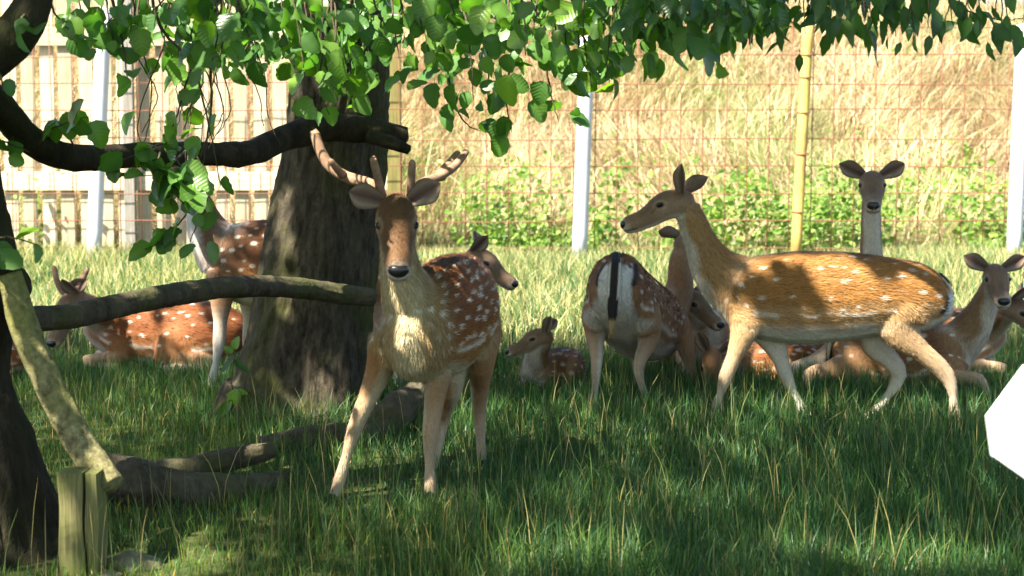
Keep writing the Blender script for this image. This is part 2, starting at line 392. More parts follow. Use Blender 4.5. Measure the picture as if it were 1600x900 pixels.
WF_Y = FENCE_Y + 0.55
wf = empty('board_fence', (-4.5, WF_Y, 0), 'tall weathered fence of upright boards on two rails', 'fence')
slat_me = [box_mesh('board', 0.155, 0.024, 3.15+0.02*k) for k in range(3)]
xx = (-60-800)/F*WF_Y - 0.3; i = 0
while xx < (600-800)/F*WF_Y:
    part('board', slat_me[i % 3], M_SLAT, wf, (xx, WF_Y+random.uniform(-0.004, 0.004), 0.03), (random.uniform(-.01, .01), random.uniform(-.006, .006), random.uniform(-.03, .03)))
    xx += 0.222 + random.uniform(-.012, .012); i += 1
x0, x1 = (-60-800)/F*WF_Y-0.5, (625-800)/F*WF_Y
for v, hh in ((58, 0.2), (283, 0.21)):
    zc = P(400, v, WF_Y)[2]
    me = box_mesh('rail', hh, 0.05, x1-x0)
    part('rail', me, M_SLAT, wf, (x0, WF_Y-0.042, zc), (0, math.pi/2, 0))
post_me = box_mesh('post', 0.12, 0.10, 3.0)
part('post', post_me, M_GREYPOST, wf, (P(207, 300, WF_Y)[0], WF_Y-0.118, 0), label='grey weathered post standing against the boards')
part('post', box_mesh('post', 0.16, 0.14, 3.1), M_OLIVEPOST, wf, (P(617, 300, WF_Y)[0], WF_Y-0.05, 0), label='olive stained end post')

mf = empty('wire_mesh_fence', (0, FENCE_Y, 0), 'rusty wire mesh fence on white metal posts before dry hillside', 'fence')
def rod(name, pts, r, seg=6, side=(0, 1, 0.01), cap=0.2):
    V, f = tube(pts, r, r, side, seg, cap); return MB().add(V, f).mesh(name)
vw = rod('wire', np.array([[0, 0, 0], [0.006, 0.004, 0.9], [-0.004, 0, 1.8], [0, 0, 2.62]]), 0.0058, 5)
xx = -8.2
while xx < 8.2:
    part('wire', vw, M_WIRE, mf, (xx, FENCE_Y, 0.02), (random.uniform(-.008, .008), random.uniform(-.012, .012), random.uniform(0, 6)))
    xx += 0.24
px_ = np.linspace(-8.3, 8.3, 34)
for kx in range(9):
    zz = 0.12+kx*0.305
    pts = np.stack([px_, np.full(34, FENCE_Y-0.004)+0.01*vnoise(px_*1.3, px_*0+kx, 40), zz+0.018*vnoise(px_*0.9, px_*0+kx*3, 41)], 1)
    part('wire', rod('wire', pts, 0.0058, 5, (0, 1, 0)), M_WIRE, mf, (0, 0, 0))
def round_post(name, ub, vt, ut, r, matl, label, z0=0, cap=True):
    b0 = P(ub, 400, FENCE_Y-0.09); t0 = P(ut, vt, FENCE_Y-0.09)
    pts = np.array([[b0[0], b0[1], -0.05], [(b0[0]+t0[0])/2, b0[1], t0[2]/2], [t0[0], t0[1], t0[2]]])
    part('post', rod('post', catmull(pts, 4), r, 14, (1, 0, 0), 0.35), matl, mf, (0, 0, 0), label=label)
round_post('post', 146, 15, 163, 0.085, M_WPOST, 'white tubular post before the board fence')
round_post('post', 905, 60, 918, 0.085, M_WPOST, 'white tubular post between the trunk and the yellow post')
round_post('post', 1584, 40, 1600, 0.085, M_WPOST, 'white tubular post farthest from the board fence')
round_post('post', 1243, 20, 1264, 0.062, M_YPOST, 'slim rusty yellow post')
V = []; ymid = [(1243+(1264-1243)*(400-v)/380, v) for v in (85, 120, 175, 240, 330)]
for u, v in ymid:
    c0 = P(u, v, FENCE_Y-0.09); a = np.linspace(0, 2*math.pi, 13)
    ring = np.stack([c0[0]+0.068*np.cos(a), c0[1]+0.068*np.sin(a), c0[2]+0.01*np.sin(a*1.0)], 1)
    part('wire_tie', rod('wire_tie', ring, 0.007, 5, (0, 0, 1)), M_WIRE, mf, (0, 0, 0))

# ------------------------------------------------------------------ trunks, limbs, logs
def bark_tube(name, pts, rad, matl, parent, side=(0, 1, 0), seg=40, n=10, amp=0.06, freq=7.0, stretch=0.3, lobes=None, cap=0.3, label=None, seed=0, ridge=0.12):
    C = catmull(pts, n); R = catmull(np.stack([rad, np.zeros(len(rad)), np.zeros(len(rad))], 1), n)[:, 0]
    T, S, U = frames(C, side); a = np.linspace(0, 2*math.pi, seg, endpoint=False)
    V = np.zeros((len(C), seg, 3)); L = np.concatenate([[0], np.cumsum(np.linalg.norm(np.diff(C, axis=0), axis=1))])
    for i in range(len(C)):
        for j in range(seg):
            d = S[i]*math.cos(a[j]) + U[i]*math.sin(a[j]); r = R[i]
            q = Vector((math.cos(a[j])*r*freq+seed, math.sin(a[j])*r*freq, L[i]*freq*stretch+seed*1.7))
            f = 1 + amp*(mnoise.noise(q)+0.6*mnoise.noise(q*2.3)+0.35*mnoise.noise(q*5.1)) + amp*0.9*mnoise.noise(Vector((q.x*0.3, q.y*0.3, q.z*0.5)))
            if lobes: f += lobes(a[j], L[i], C[i], d)
            elif ridge: f += ridge*(0.35-abs(mnoise.noise(Vector((math.cos(a[j])*4+seed, math.sin(a[j])*4, L[i]*9))))**0.6) - ridge*0.7*abs(mnoise.noise(Vector((math.cos(a[j])*8, math.sin(a[j])*8+seed, L[i]*26))))
            V[i, j] = C[i] + d*r*f
    V = V.reshape(-1, 3); N = len(C); fc = []
    for i in range(N-1):
        for j in range(seg): fc.append((i*seg+j, i*seg+(j+1) % seg, (i+1)*seg+(j+1) % seg, (i+1)*seg+j))
    V = np.vstack([V, C[0]-T[0]*R[0]*cap, C[-1]+T[-1]*R[-1]*cap]); k = N*seg
    for j in range(seg):
        fc.append((k, (j+1) % seg, j)); fc.append((k+1, (N-1)*seg+j, (N-1)*seg+(j+1) % seg))
    o = link(name, MB().add(V, fc).mesh(name), matl, parent)
    return tag(o, label)

tree = empty('tree', tuple(TRUNK_C), 'stout tree with flared mossy trunk behind the antlered buck', 'tree')
TY = 8.2
def tp(u, v): return P(u, v, TY)
def trunk_lobes(a, l, c, d):
    hgt = c[2]; k = max(0, 1-hgt/0.75)**2.0
    return k*(0.32*max(0, math.cos(a-0.7))**6 + 0.34*max(0, math.cos(a-3.5))**6 + 0.42*max(0, math.cos(a-5.2))**8+0.30*max(0, math.cos(a-4.2))**10+0.25*max(0, math.cos(a-2.0))**6)
b0 = tp(474, 690); 
tpts = [np.array([b0[0], TY, -0.15]), np.array([b0[0], TY, 0.06]), tp(478, 600), tp(488, 500), tp(502, 400), tp(516, 300), tp(528, 180), tp(535, 60), tp(538, -120), tp(535, -420), tp(525, -800), tp(520, -1500)]
sc = TY/F
bark_tube('trunk', tpts, [118*sc, 106*sc, 92*sc, 90*sc, 87*sc, 83*sc, 76*sc, 72*sc, 70*sc, 60*sc, 40*sc, 12*sc], M_BARK, tree, side=(1, 0, 0), seg=170, n=24, amp=0.045, freq=13, stretch=0.28, lobes=lambda a, l, c, d: trunk_lobes(a, l, c, d)-0.075*abs(mnoise.noise(Vector((math.cos(a)*7, math.sin(a)*7, l*4.2))))**0.6-0.05*abs(mnoise.noise(Vector((math.cos(a)*15, math.sin(a)*15+4, l*11))))+0.06, seed=3.1)
# boughs above the frame that carry the hanging twigs
def bough(par, pts, r0, r1, matl=None):
    r = np.linspace(r0, r1, len(pts))
    return bark_tube('bough', pts, r, matl or M_TWIG, par, side=(0.1, 0.9, 0.35), seg=14, n=8, amp=0.06, freq=14, seed=random.uniform(0, 9))
BO = []
def add_bough(pts, r0, r1, par=tree):
    pts = [np.array(p, float) for p in pts]; bough(par, pts, r0, r1); BO.append(catmull(pts, 10))
tx = P(538, -120, TY)[0]
add_bough([(tx, TY, 2.55), (-0.2, 7.6, 2.62), (0.7, 7.2, 2.42), (1.5, 6.9, 2.28), (2.4, 6.8, 2.14)], 0.07, 0.015)
add_bough([(tx, TY, 2.7), (-0.6, 7.4, 2.62), (-0.2, 6.6, 2.34), (0.4, 6.1, 2.16), (1.0, 5.8, 2.06)], 0.06, 0.014)
add_bough([(tx, TY, 2.5), (-1.1, 7.7, 2.5), (-1.5, 7.0, 2.36), (-1.8, 6.4, 2.22), (-2.0, 6.0, 2.12)], 0.06, 0.014)
add_bough([(tx, TY, 2.9), (-0.9, 7.2, 2.7), (-0.9, 6.4, 2.3), (-0.75, 5.9, 2.1)], 0.05, 0.014)
add_bough([(tx, TY, 3.4), (-0.2, 8.5, 4.0), (1.2, 8.6, 4.6), (2.6, 8.4, 5.0)], 0.11, 0.03)
add_bough([(tx, TY, 3.9), (-1.3, 7.2, 4.6), (-1.9, 5.4, 5.0), (-2.6, 3.6, 5.3)], 0.11, 0.03)
add_bough([(tx, TY, 3.6), (-0.4, 6.6, 4.4), (0.3, 4.6, 4.9), (1.0, 2.4, 5.0)], 0.10, 0.03)

ltree = empty('tree', (-1.72, 5.45, 0), 'dark leaning tree with a curved limb beside the mossy split post', 'tree')
LY = 5.45
def lp(u, v, Y=LY): return P(u, v, Y)
def lt_lobes(a, l, c, d):
    k = max(0, 1-c[2]/0.6)**2
    return k*(0.25*max(0, math.cos(a-0.3))**4+0.3*max(0, math.cos(a-2.6))**6+0.25*max(0, math.cos(a-4.6))**6)
ls_ = LY/F
bark_tube('trunk', [np.array([-1.70, LY, -0.12]), lp(-32, 860), lp(-52, 720), lp(-72, 600), lp(-62, 500), lp(-60, 420), lp(-85, 320), lp(-95, 200), lp(-110, 60), lp(-150, -150), lp(-160, -500), lp(-200, -1100)],
          [146*ls_, 122*ls_, 104*ls_, 86*ls_, 78*ls_, 84*ls_, 88*ls_, 82*ls_, 76*ls_, 64*ls_, 50*ls_, 15*ls_], M_BARK2, ltree, side=(1, 0, 0), seg=110, n=16, amp=0.06, freq=9, lobes=lambda a, l, c, d: lt_lobes(a, l, c, d)-0.09*abs(mnoise.noise(Vector((math.cos(a)*6, math.sin(a)*6, l*4))))**0.6-0.05*abs(mnoise.noise(Vector((math.cos(a)*13, math.sin(a)*13+4, l*11))))+0.06, seed=7.7)
# stub where the rails meet, upper cut limb, rising limb
bark_tube('limb', [lp(-50, 480), lp(0, 455), lp(28, 440, 5.42)], [70*ls_, 46*ls_, 30*ls_], M_BARK2, ltree, seg=28, n=8, amp=0.08, freq=14, seed=2.2)
upl = [(-90, 95, 5.6), (-10, 160, 5.7), (45, 218, 5.9), (110, 246, 6.1), (200, 243, 6.5), (300, 240, 6.85), (385, 240, 7.2), (440, 218, 7.45), (500, 200, 7.6), (570, 203, 7.66), (634, 215, 7.68)]
bark_tube('limb', [P(*q) for q in upl], [r*q[2]/F for r, q in zip([30, 26, 24, 22, 19, 19, 20, 21, 23, 21, 17], upl)], M_BARK2, ltree, side=(0, 0, 1), seg=32, n=9, amp=0.10, freq=14, stretch=0.5, seed=5.3)
bark_tube('limb_splinter', [P(575, 212, 7.62), P(612, 223, 7.6), P(640, 234, 7.6)], [0.034, 0.032, 0.02], M_BARK2, ltree, side=(0, 0, 1), seg=16, n=6, amp=0.08, freq=20)
bark_tube('limb', [P(-120, 165, 5.35), P(-30, 98, 5.35), P(25, 52, 5.35), P(52, 0, 5.35), P(62, -70, 5.35), P(120, -200, 5.4), P(240, -300, 5.6)], [48*ls_, 40*ls_, 34*ls_, 28*ls_, 26*ls_, 22*ls_, 10*ls_], M_BARK2, ltree, side=(0, 1, 0), seg=28, n=8, amp=0.06, freq=12, seed=9.1)
add_bough([P(-150, -300, LY), (-2.3, 5.0, 3.4), (-2.7, 4.0, 4.4), (-2.3, 2.4, 5.2)], 0.09, 0.03, ltree)
add_bough([P(-150, -200, LY), (-3.0, 5.4, 3.4), (-4.0, 5.0, 4.2), (-5.2, 4.4, 4.8)], 0.09, 0.03, ltree)

# rails and fallen logs
def log(name, pts, rad, matl, label, seed, side=(0, 0, 1), cut=True, amp=0.05, group=None):
    o = bark_tube(name, [np.array(p) for p in pts], rad, matl, None, side=side, seg=40, n=16, amp=amp*1.25, freq=16, stretch=0.4, cap=0.06, seed=seed)
    return tag(o, label, 'log', group)
rl = [(-20, 500, 5.62), (45, 499, 5.72), (120, 492, 6.0), (220, 470, 6.4), (320, 453, 6.85), (400, 447, 7.2), (480, 452, 7.55), (540, 460, 7.7), (584, 465, 7.76)]
log('rail_log', [P(*q) for q in rl], [0.044, 0.044, 0.045, 0.046, 0.046, 0.047, 0.048, 0.046, 0.042], M_LOG, 'long thin grey log lying level across the stout trunk', 1.3, amp=0.05)
dl = [(14, 428, 5.38), (42, 520, 5.37), (85, 618, 5.35), (130, 700, 5.31), (172, 762, 5.24)]
log('rail_log', [P(*q) for q in dl], [0.040, 0.044, 0.049, 0.050, 0.050], M_MOSSLOG, 'pale mossy log sloping from dark tree down to split post', 4.4, side=(0, 1, 0), amp=0.06)

pl = P(130, 820, 5.2); pe = empty('stump_post', (pl[0], 5.2, 0), 'short square mossy post split down the middle, under the sloping log', 'post')
ztop = P(130, 735, 5.2)[2]
def half_post(x0, x1, lean):
    prof = [(x0, -.052), (x1, -.058), (x1+.003, .05), (x0, .055)]; V = []; rows = 14
    for r in range(rows+1):
        z = -0.15+(ztop+0.15)*r/rows
        for px, py in prof: V.append((px+lean*z+0.003*math.sin(z*23+px*60), py+0.003*math.sin(z*17+px*31), z + (0.002*math.sin(px*90) if r == rows else 0)))
    f = [(3, 2, 1, 0), tuple(4*rows+k for k in range(4))]
    for r in range(rows):
        for k in range(4): f.append((4*r+k, 4*r+(k+1) % 4, 4*r+4+(k+1) % 4, 4*r+4+k))
    return MB().add(V, f).mesh('timber', False)
part('timber', half_post(-0.060, 0.0165, -0.012), M_STUMP, pe, (pl[0], 5.2, 0))
part('timber', half_post(0.0215, 0.060, -0.004), M_STUMP, pe, (pl[0], 5.2, 0))

g1 = G(165, 790); g2 = G(300, 800); g3 = G(420, 730)
log('fallen_log', [(P(120, 745, 6.1)), (P(190, 748, 6.1)), (P(270, 768, 6.1)), (P(360, 772, 6.25)), P(440, 755, 6.5)], [0.075, 0.085, 0.085, 0.07, 0.05], M_LOG, 'thick dark fallen log behind the split post', 2.9, amp=0.08)
log('fallen_log', [P(225, 748, 6.45), P(300, 735, 6.5), P(370, 716, 6.6), P(425, 703, 6.7)], [0.06, 0.055, 0.045, 0.035], M_LOG, 'thin fallen branch with a pale end resting on the thick dark log', 6.6, amp=0.07)
log('fallen_log', [P(545, 705, 7.3), P(580, 680, 7.45), P(625, 640, 7.6), P(660, 612, 7.75)], [0.06, 0.075, 0.08, 0.07], M_LOG, 'mossy log slanting up from grass behind the antlered buck', 8.8, amp=0.1)
log('fallen_log', [P(405, 700, 7.15), P(470, 690, 7.2), P(530, 684, 7.3), P(575, 672, 7.5)], [0.05, 0.06, 0.06, 0.05], M_LOG, 'short fallen log against the foot of the stout trunk', 3.7, amp=0.09)

# stone in the corner
def stone(loc, s, label, seed):
    V = []; f = []; nu, nv = 18, 12
    for i in range(nv+1):
        th = math.pi*i/nv
        for j in range(nu):
            ph = 2*math.pi*j/nu; d = Vector((math.sin(th)*math.cos(ph), math.sin(th)*math.sin(ph), math.cos(th)))
            k = 1+0.35*mnoise.noise(d*1.6+Vector((seed, 0, 0)))+0.12*mnoise.noise(d*5)
            V.append((d.x*s[0]*k, d.y*s[1]*k, d.z*s[2]*k))
    for i in range(nv):
        for j in range(nu): f.append((i*nu+j, (i+1)*nu+j, (i+1)*nu+(j+1) % nu, i*nu+(j+1) % nu))
    o = link('stone', MB().add(V, f).mesh('stone'), M_STONE); o.location = loc
    tag(o, label, 'stone')
q = G(205, 888); stone((q[0], q[1], 0.0), (0.10, 0.07, 0.045), 'half buried pale stone right beside the split post', 1.1)
q = G(168, 902); stone((q[0], q[1], 0.0), (0.05, 0.04, 0.02), 'small flat pale stone next to the half buried stone', 4.2)

# ------------------------------------------------------------------ leaves in view
def leaf_mesh(name, L, Wd, curl, fold, pointed, tint, seed):
    r = random.Random(seed); rows = 7; V = []; f = []
    for i in range(rows+1):
        t = i/rows
        if pointed: w = math.sin(math.pi*min(1, t*1.02))**0.85*(1-0.35*t)
        else: w = (math.sin(math.pi*(0.04+0.94*t**0.9)))**0.62
        w = max(w, 0.02)*Wd/2
        ser = 1+0.07*(-1)**i if 0 < i < rows else 1
        zc = -curl*t*t*L; xx = t*L
        zz = fold*w*1.1
        V += [(xx - 0.04*L*(w*2/Wd), -w*ser, zc+zz+r.uniform(-.002, .002)), (xx, 0, zc), (xx - 0.04*L*(w*2/Wd), w*ser, zc+zz+r.uniform(-.002, .002))]
    for i in range(rows):
        a = 3*i; f += [(a, a+1, a+4, a+3), (a+1, a+2, a+5, a+4)]
    n0 = len(V); V += [(-0.022, -0.0009, 0.002), (-0.022, 0.0009, 0.002), (0.002, 0.0009, 0), (0.002, -0.0009, 0)]; f.append((n0, n0+1, n0+2, n0+3))
    cols = np.array([np.array(tint)*(1.25 if k % 3 == 1 else 1) for k in range(len(V))])
    return MB().add(V, f).mesh(name, True, cols)
LEAVES = [leaf_mesh('leaf', 0.082, 0.072, random.uniform(.05, .5), random.uniform(.1, .5), False, c, k) for k, c in enumerate([(0.07, 0.155, 0.03), (0.06, 0.14, 0.035), (0.09, 0.18, 0.03), (0.055, 0.13, 0.03), (0.08, 0.16, 0.04), (0.10, 0.19, 0.03)])]
DARKL = [leaf_mesh('leaf', 0.095, 0.052, random.uniform(.1, .4), random.uniform(.1, .4), True, c, 20+k) for k, c in enumerate([(0.035, 0.085, 0.025), (0.03, 0.075, 0.025), (0.045, 0.095, 0.025)])]
for me in LEAVES+DARKL: me.materials.append(M_LEAF)
from mathutils import Matrix
leaf_jobs = []      # (twig object, matrix, mesh, importance)
def twig(px, par, nleaf, dark=False, size=1.0, r0=0.006, span=(0.25, 1.0), spread=0.045):
    """px: list of (u, v, Y); a thin twig with leaves"""
    C = catmull([P(*q) for q in px], 6); C = C + RNG.normal(0, 0.0016, C.shape); C[0] = P(*px[0])
    V, f = tube(C, np.linspace(r0, 0.0016, len(C)), np.linspace(r0, 0.0016, len(C)), (0.3, 0.9, 0.2), 6)
    tw = link('twig', MB().add(V, f).mesh('twig'), M_TWIG, par)
    for k in range(nleaf):
        t = span[0]+(span[1]-span[0])*((k+random.uniform(0.2, 0.9))/nleaf); q = min(t, 1)*(len(C)-1); i = int(min(q, len(C)-2))
        p = C[i]+(C[i+1]-C[i])*(q-i); p = p + RNG.normal(0, spread, 3)*np.array([1, 1, 0.7])
        tdir = nrm(C[min(i+1, len(C)-1)]-C[max(i-1, 0)]) 
        d = nrm(tdir*0.5 + RNG.normal(0, 0.75, 3) + np.array([0, 0, -0.55 if not dark else -1.5]))
        nn = nrm(np.array([-0.25, -0.55, 0.75]) + RNG.normal(0, 0.62, 3)); nn = nrm(nn-d*(nn@d)); b = np.cross(nn, d)
        s = size*random.uniform(0.62, 1.2)
        Mx = Matrix((( d[0]*s, b[0]*s, nn[0]*s, p[0]), (d[1]*s, b[1]*s, nn[1]*s, p[1]), (d[2]*s, b[2]*s, nn[2]*s, p[2]), (0, 0, 0, 1)))
        dist = p[1]; u = 800+p[0]*F/dist; v = 215-(p[2]-1.35)*F/dist
        vis = (0 < u < 1600) and (v > -8)
        leaf_jobs.append((tw, Mx, random.choice(DARKL if dark else LEAVES), (s/dist) if vis else 0.0, par))
env = np.array([(110, 60), (150, 70), (190, 140), (230, 80), (270, 85), (310, 130), (350, 165), (400, 168), (430, 110), (470, 105), (500, 190), (540, 180), (570, 130), (600, 90), (640, 110), (690, 120), (720, 150), (745, 225), (790, 205), (830, 205), (870, 190), (920, 150), (950, 135), (985, 60), (1020, 50), (1080, 98), (1110, 70), (1140, 85), (1170, 50)])
dn = np.array([(110, .25), (180, .5), (260, .6), (320, 1), (640, 1), (690, .7), (720, .6), (760, .75), (950, .9), (1000, .8), (1140, .8), (1180, .5)])
u = 130.0
while u < 1170:
    e = np.interp(u, env[:, 0], env[:, 1]); dd = np.interp(u, dn[:, 0], dn[:, 1])
    if random.random() < dd+0.15:
        Y = random.uniform(5.6, 6.3) if u > 780 else random.uniform(5.9, 7.55) if u > 420 else random.uniform(5.7, 6.8)
        ve = e*random.choice([0.15, 0.3, 0.45, 0.6, 0.8, 0.95]); us = u+random.uniform(-45, 45)
        twig([(us, -70, Y+.1), ((us+u)/2+random.uniform(-12, 12), ve*0.35-20, Y), (u, ve*0.94, Y-0.05)], tree, max(4, int((ve+80)/13)), span=(0.2, 1.03), size=random.uniform(0.75, 1.15), spread=0.075)
    u += 11.5
# long drooping twigs
for px, nl in (
    ([(660, -60, 6.8), (690, 60, 6.8), (705, 140, 6.75), (725, 190, 6.7), (752, 205, 6.7)], 9),
    ([(500, -60, 7.0), (505, 60, 6.9), (500, 130, 6.85), (515, 180, 6.85)], 12),
    ([(800, -60, 6.7), (800, 80, 6.7), (790, 150, 6.6), (800, 205, 6.6)], 10),
    ([(860, -60, 6.7), (850, 60, 6.7), (860, 140, 6.7), (872, 190, 6.7)], 9),
    ([(840, -60, 6.7), (900, 40, 6.7), (940, 100, 6.7), (955, 135, 6.7)], 10),
    ([(300, -60, 6.3), (310, 60, 6.25), (285, 150, 6.2), (260, 225, 6.15)], 5),
    ([(350, -60, 6.3), (330, 60, 6.25), (330, 160, 6.25), (318, 250, 6.2), (300, 300, 6.15)], 7),
    ([(230, -60, 6.2), (250, 40, 6.15), (300, 100, 6.1), (325, 190, 6.1), (345, 290, 6.1)], 4),
    ([(160, -60, 6.0), (190, 60, 6.0), (200, 130, 5.95)], 6),
):
    twig(px, tree, nl, r0=0.007, spread=0.03)
# cluster hanging in front of the cut limb
for px, nl in (
    ([(285, 232, 6.6), (262, 225, 6.2), (225, 235, 6.0), (165, 262, 5.95)], 9),
    ([(290, 235, 6.6), (270, 255, 6.1), (255, 270, 6.0), (215, 275, 6.0)], 9),
    ([(295, 240, 6.6), (290, 270, 6.1), (280, 300, 6.0), (288, 322, 6.0)], 7),
    ([(300, 240, 6.7), (295, 320, 6.15), (270, 360, 6.1), (240, 385, 6.1)], 7),
    ([(305, 240, 6.7), (325, 290, 6.2), (310, 345, 6.15), (296, 378, 6.1)], 4),
    ([(250, 238, 6.5), (245, 262, 6.05), (262, 285, 6.0), (285, 300, 5.95)], 10),
    ([(270, 238, 6.5), (280, 255, 6.05), (292, 275, 6.0), (300, 300, 5.95)], 8),
    ([(240, 238, 6.5), (230, 255, 6.05), (240, 272, 6.0), (262, 292, 5.95)], 7),
    ([(120, 246, 6.1), (105, 205, 6.0), (95, 190, 5.95), (120, 170, 5.95)], 6),
    ([(60, 225, 5.85), (75, 205, 5.8), (110, 190, 5.8), (140, 182, 5.8)], 5),
    ([(-25, 215, 5.6), (10, 222, 5.6), (45, 236, 5.55)], 3),
    ([(-30, 370, 5.4), (20, 372, 5.35), (64, 384, 5.3)], 3),
    ([(-25, 380, 5.3), (-5, 390, 5.3), (2, 405, 5.3)], 3),
    ([(-30, 60, 5.3), (0, 115, 5.3), (3, 140, 5.3)], 2),
    ([(40, 20, 5.3), (28, 36, 5.25), (18, 42, 5.2)], 3),
    ([(60, -40, 5.4), (85, 20, 5.5), (105, 45, 5.5), (120, 70, 5.5)], 5),
):
    twig(px, ltree, nl, size=1.0, r0=0.0045, spread=0.026, span=(0.35, 1.03))
# bare hanging twigs
for k in range(16):
    u0 = random.uniform(190, 400); Y = random.uniform(6.0, 6.8)
    pts = [(u0, -50, Y)]; uu, vv = u0, -50
    for s in range(5): uu += random.uniform(-26, 26); vv += random.uniform(40, 66); pts.append((uu, vv, Y))
    twig(pts, tree, random.choice([0, 0, 1, 2]), r0=0.004, spread=0.02)
# dark pointed leaves overhead on the open side
u = 1010.0
while u < 1600:
    ve = np.interp(u, [1010, 1100, 1190, 1240, 1300, 1345, 1385, 1420, 1460, 1510, 1545, 1575], [30, 50, 45, 75, 18, 14, 60, 70, 45, 40, 70, 75])*random.uniform(0.45, 1.0)
    Y = random.uniform(5.2, 6.1)
    twig([(u+random.uniform(-30, 30), -60, Y), (u+random.uniform(-10, 10), -10, Y), (u, ve, Y)], tree, 7 if u < 1470 else 4, dark=True, size=random.uniform(0.72, 1.0), r0=0.004, span=(0.35, 1.0), spread=0.055)
    u += random.uniform(5, 19) if u < 1450 else random.uniform(10, 26)
twig([(1460, -40, 6.6), (1500, 10, 6.6), (1560, 30, 6.6), (1600, 28, 6.6)], tree, 3, dark=True, r0=0.005, spread=0.03)
# the 300 largest leaves are parts, the rest one mesh
leaf_jobs.sort(key=lambda j: -j[3])
for tw, Mx, me, imp, par in leaf_jobs[:300]:
    o = bpy.data.objects.new('leaf', me); COL.objects.link(o); o.parent = tw
    base = abs_loc(tw); M2 = Mx.copy(); M2.translation = Mx.translation - base; o.matrix_basis = M2
for par in (tree, ltree):
    rest = [j for j in leaf_jobs[300:] if j[4] == par]
    if not rest: continue
    V = []; C = []; fl = []; nn = 0
    for tw, Mx, me, imp, p_ in rest:
        co = np.zeros(len(me.vertices)*3, np.float32); me.vertices.foreach_get('co', co); co = co.reshape(-1, 3)
        A = np.array(Mx); V.append(co@A[:3, :3].T + A[:3, 3])
        cc = np.zeros(len(me.vertices)*4, np.float32); me.color_attributes['Col'].data.foreach_get('color', cc)
        C.append(cc.reshape(-1, 4)[:, :3]*random.uniform(0.75, 1.25))
        fl += [tuple(i+nn for i in pgn.vertices) for pgn in me.polygons]; nn += len(co)
    tag(link('foliage', np_mesh('foliage', np.concatenate(V), [i for f in fl for i in f], [len(f) for f in fl], np.concatenate(C)), M_CROWN, par), kind='stuff')

# ------------------------------------------------------------------ crowns overhead (shade the deer; sun flecks come through the gaps)
FLECKS = []          # (point, radius): where the photograph shows sun reaching through
def fl(u, v, Y, r): FLECKS.append((P(u, v, Y), r))
for uu in range(1130, 1480, 30):
    for vv in range(398, 530, 30): fl(uu, vv, 7.9, .075)
for q in ((1455, 590, 8.0, .12), (1490, 640, 8.0, .10), (1420, 540, 7.95, .12), (1360, 650, 8.1, .10), (1228, 585, 8.1, .06), (1255, 640, 8.1, .08), (1100, 395, 7.95, .05), (1066, 290, 7.95, .03),
          (605, 500, 6.2, .015), (640, 470, 6.2, .012), (622, 440, 6.15, .04), (662, 520, 6.2, .03), (620, 540, 6.2, .03), (640, 585, 6.2, .04), (572, 625, 6.3, .04), (550, 680, 6.3, .03), (532, 735, 6.3, .04), (678, 640, 6.3, .04), (672, 700, 6.3, .03), (672, 750, 6.3, .03), (750, 610, 6.8, .04), (755, 700, 6.8, .04), (700, 610, 6.8, .03), (692, 650, 6.8, .03), (584, 240, 6.2, .02), (700, 262, 6.3, .03), (500, 235, 6.3, .02), (690, 470, 6.6, .03), (760, 480, 6.8, .04),
          (1140, 560, 8.0, .08), (1200, 590, 9.3, .10),
          (622, 365, 5.95, .04), (618, 395, 5.9, .02), (720, 405, 6.85, .07), (752, 430, 6.95, .05), (735, 545, 6.8, .04), (555, 660, 6.3, .03), (672, 690, 6.3, .02), (590, 565, 6.2, .02), (650, 560, 6.2, .02),
          (520, 610, 7.85, .10), (495, 650, 7.8, .08), (440, 330, 8.0, .06), (455, 390, 7.95, .06), (510, 705, 6.9, .14), (560, 715, 6.8, .10), (440, 690, 6.9, .10), (600, 720, 6.7, .08),
(22, 465, 5.38, .03), (35, 500, 5.36, .03), (50, 535, 5.35, .03), (66, 570, 5.33, .03), (82, 605, 5.32, .03), (98, 640, 5.3, .035), (120, 680, 5.3, .035), (142, 718, 5.3, .035), (165, 750, 5.3, .03), (120, 800, 5.15, .04), (118, 860, 5.15, .05), (280, 885, 5.25, .12), (240, 870, 5.3, .14), (300, 880, 5.3, .10), (400, 715, 6.7, .06), (380, 620, 7.2, .06), (375, 580, 7.2, .04),
          (880, 890, 5.3, .16), (1420, 880, 5.3, .16), (1500, 870, 5.3, .12), (1000, 870, 5.3, .10), (1250, 850, 5.4, .08), (1100, 700, 7.2, .08), (980, 690, 7.3, .07), (890, 700, 7.2, .06),
          (250, 250, 6.0, .12), (300, 290, 6.0, .10), (1568, 640, 3.5, .26), (1590, 720, 3.5, .2), (300, 520, 9.8, .10), (230, 530, 9.8, .08), (345, 540, 9.1, .08), (570, 480, 9.1, .1)):
    fl(*q)
for k in range(70):
    uu = random.uniform(120, 960); fl(uu, random.uniform(0, 1)*np.interp(uu, env[:, 0], env[:, 1]), random.uniform(6.0, 7.2), random.uniform(.06, .15))
SHADES = []          # extra unseen leaf clumps added to cast shade: (point they shade, radius, height above it, depth of clump, leaves)
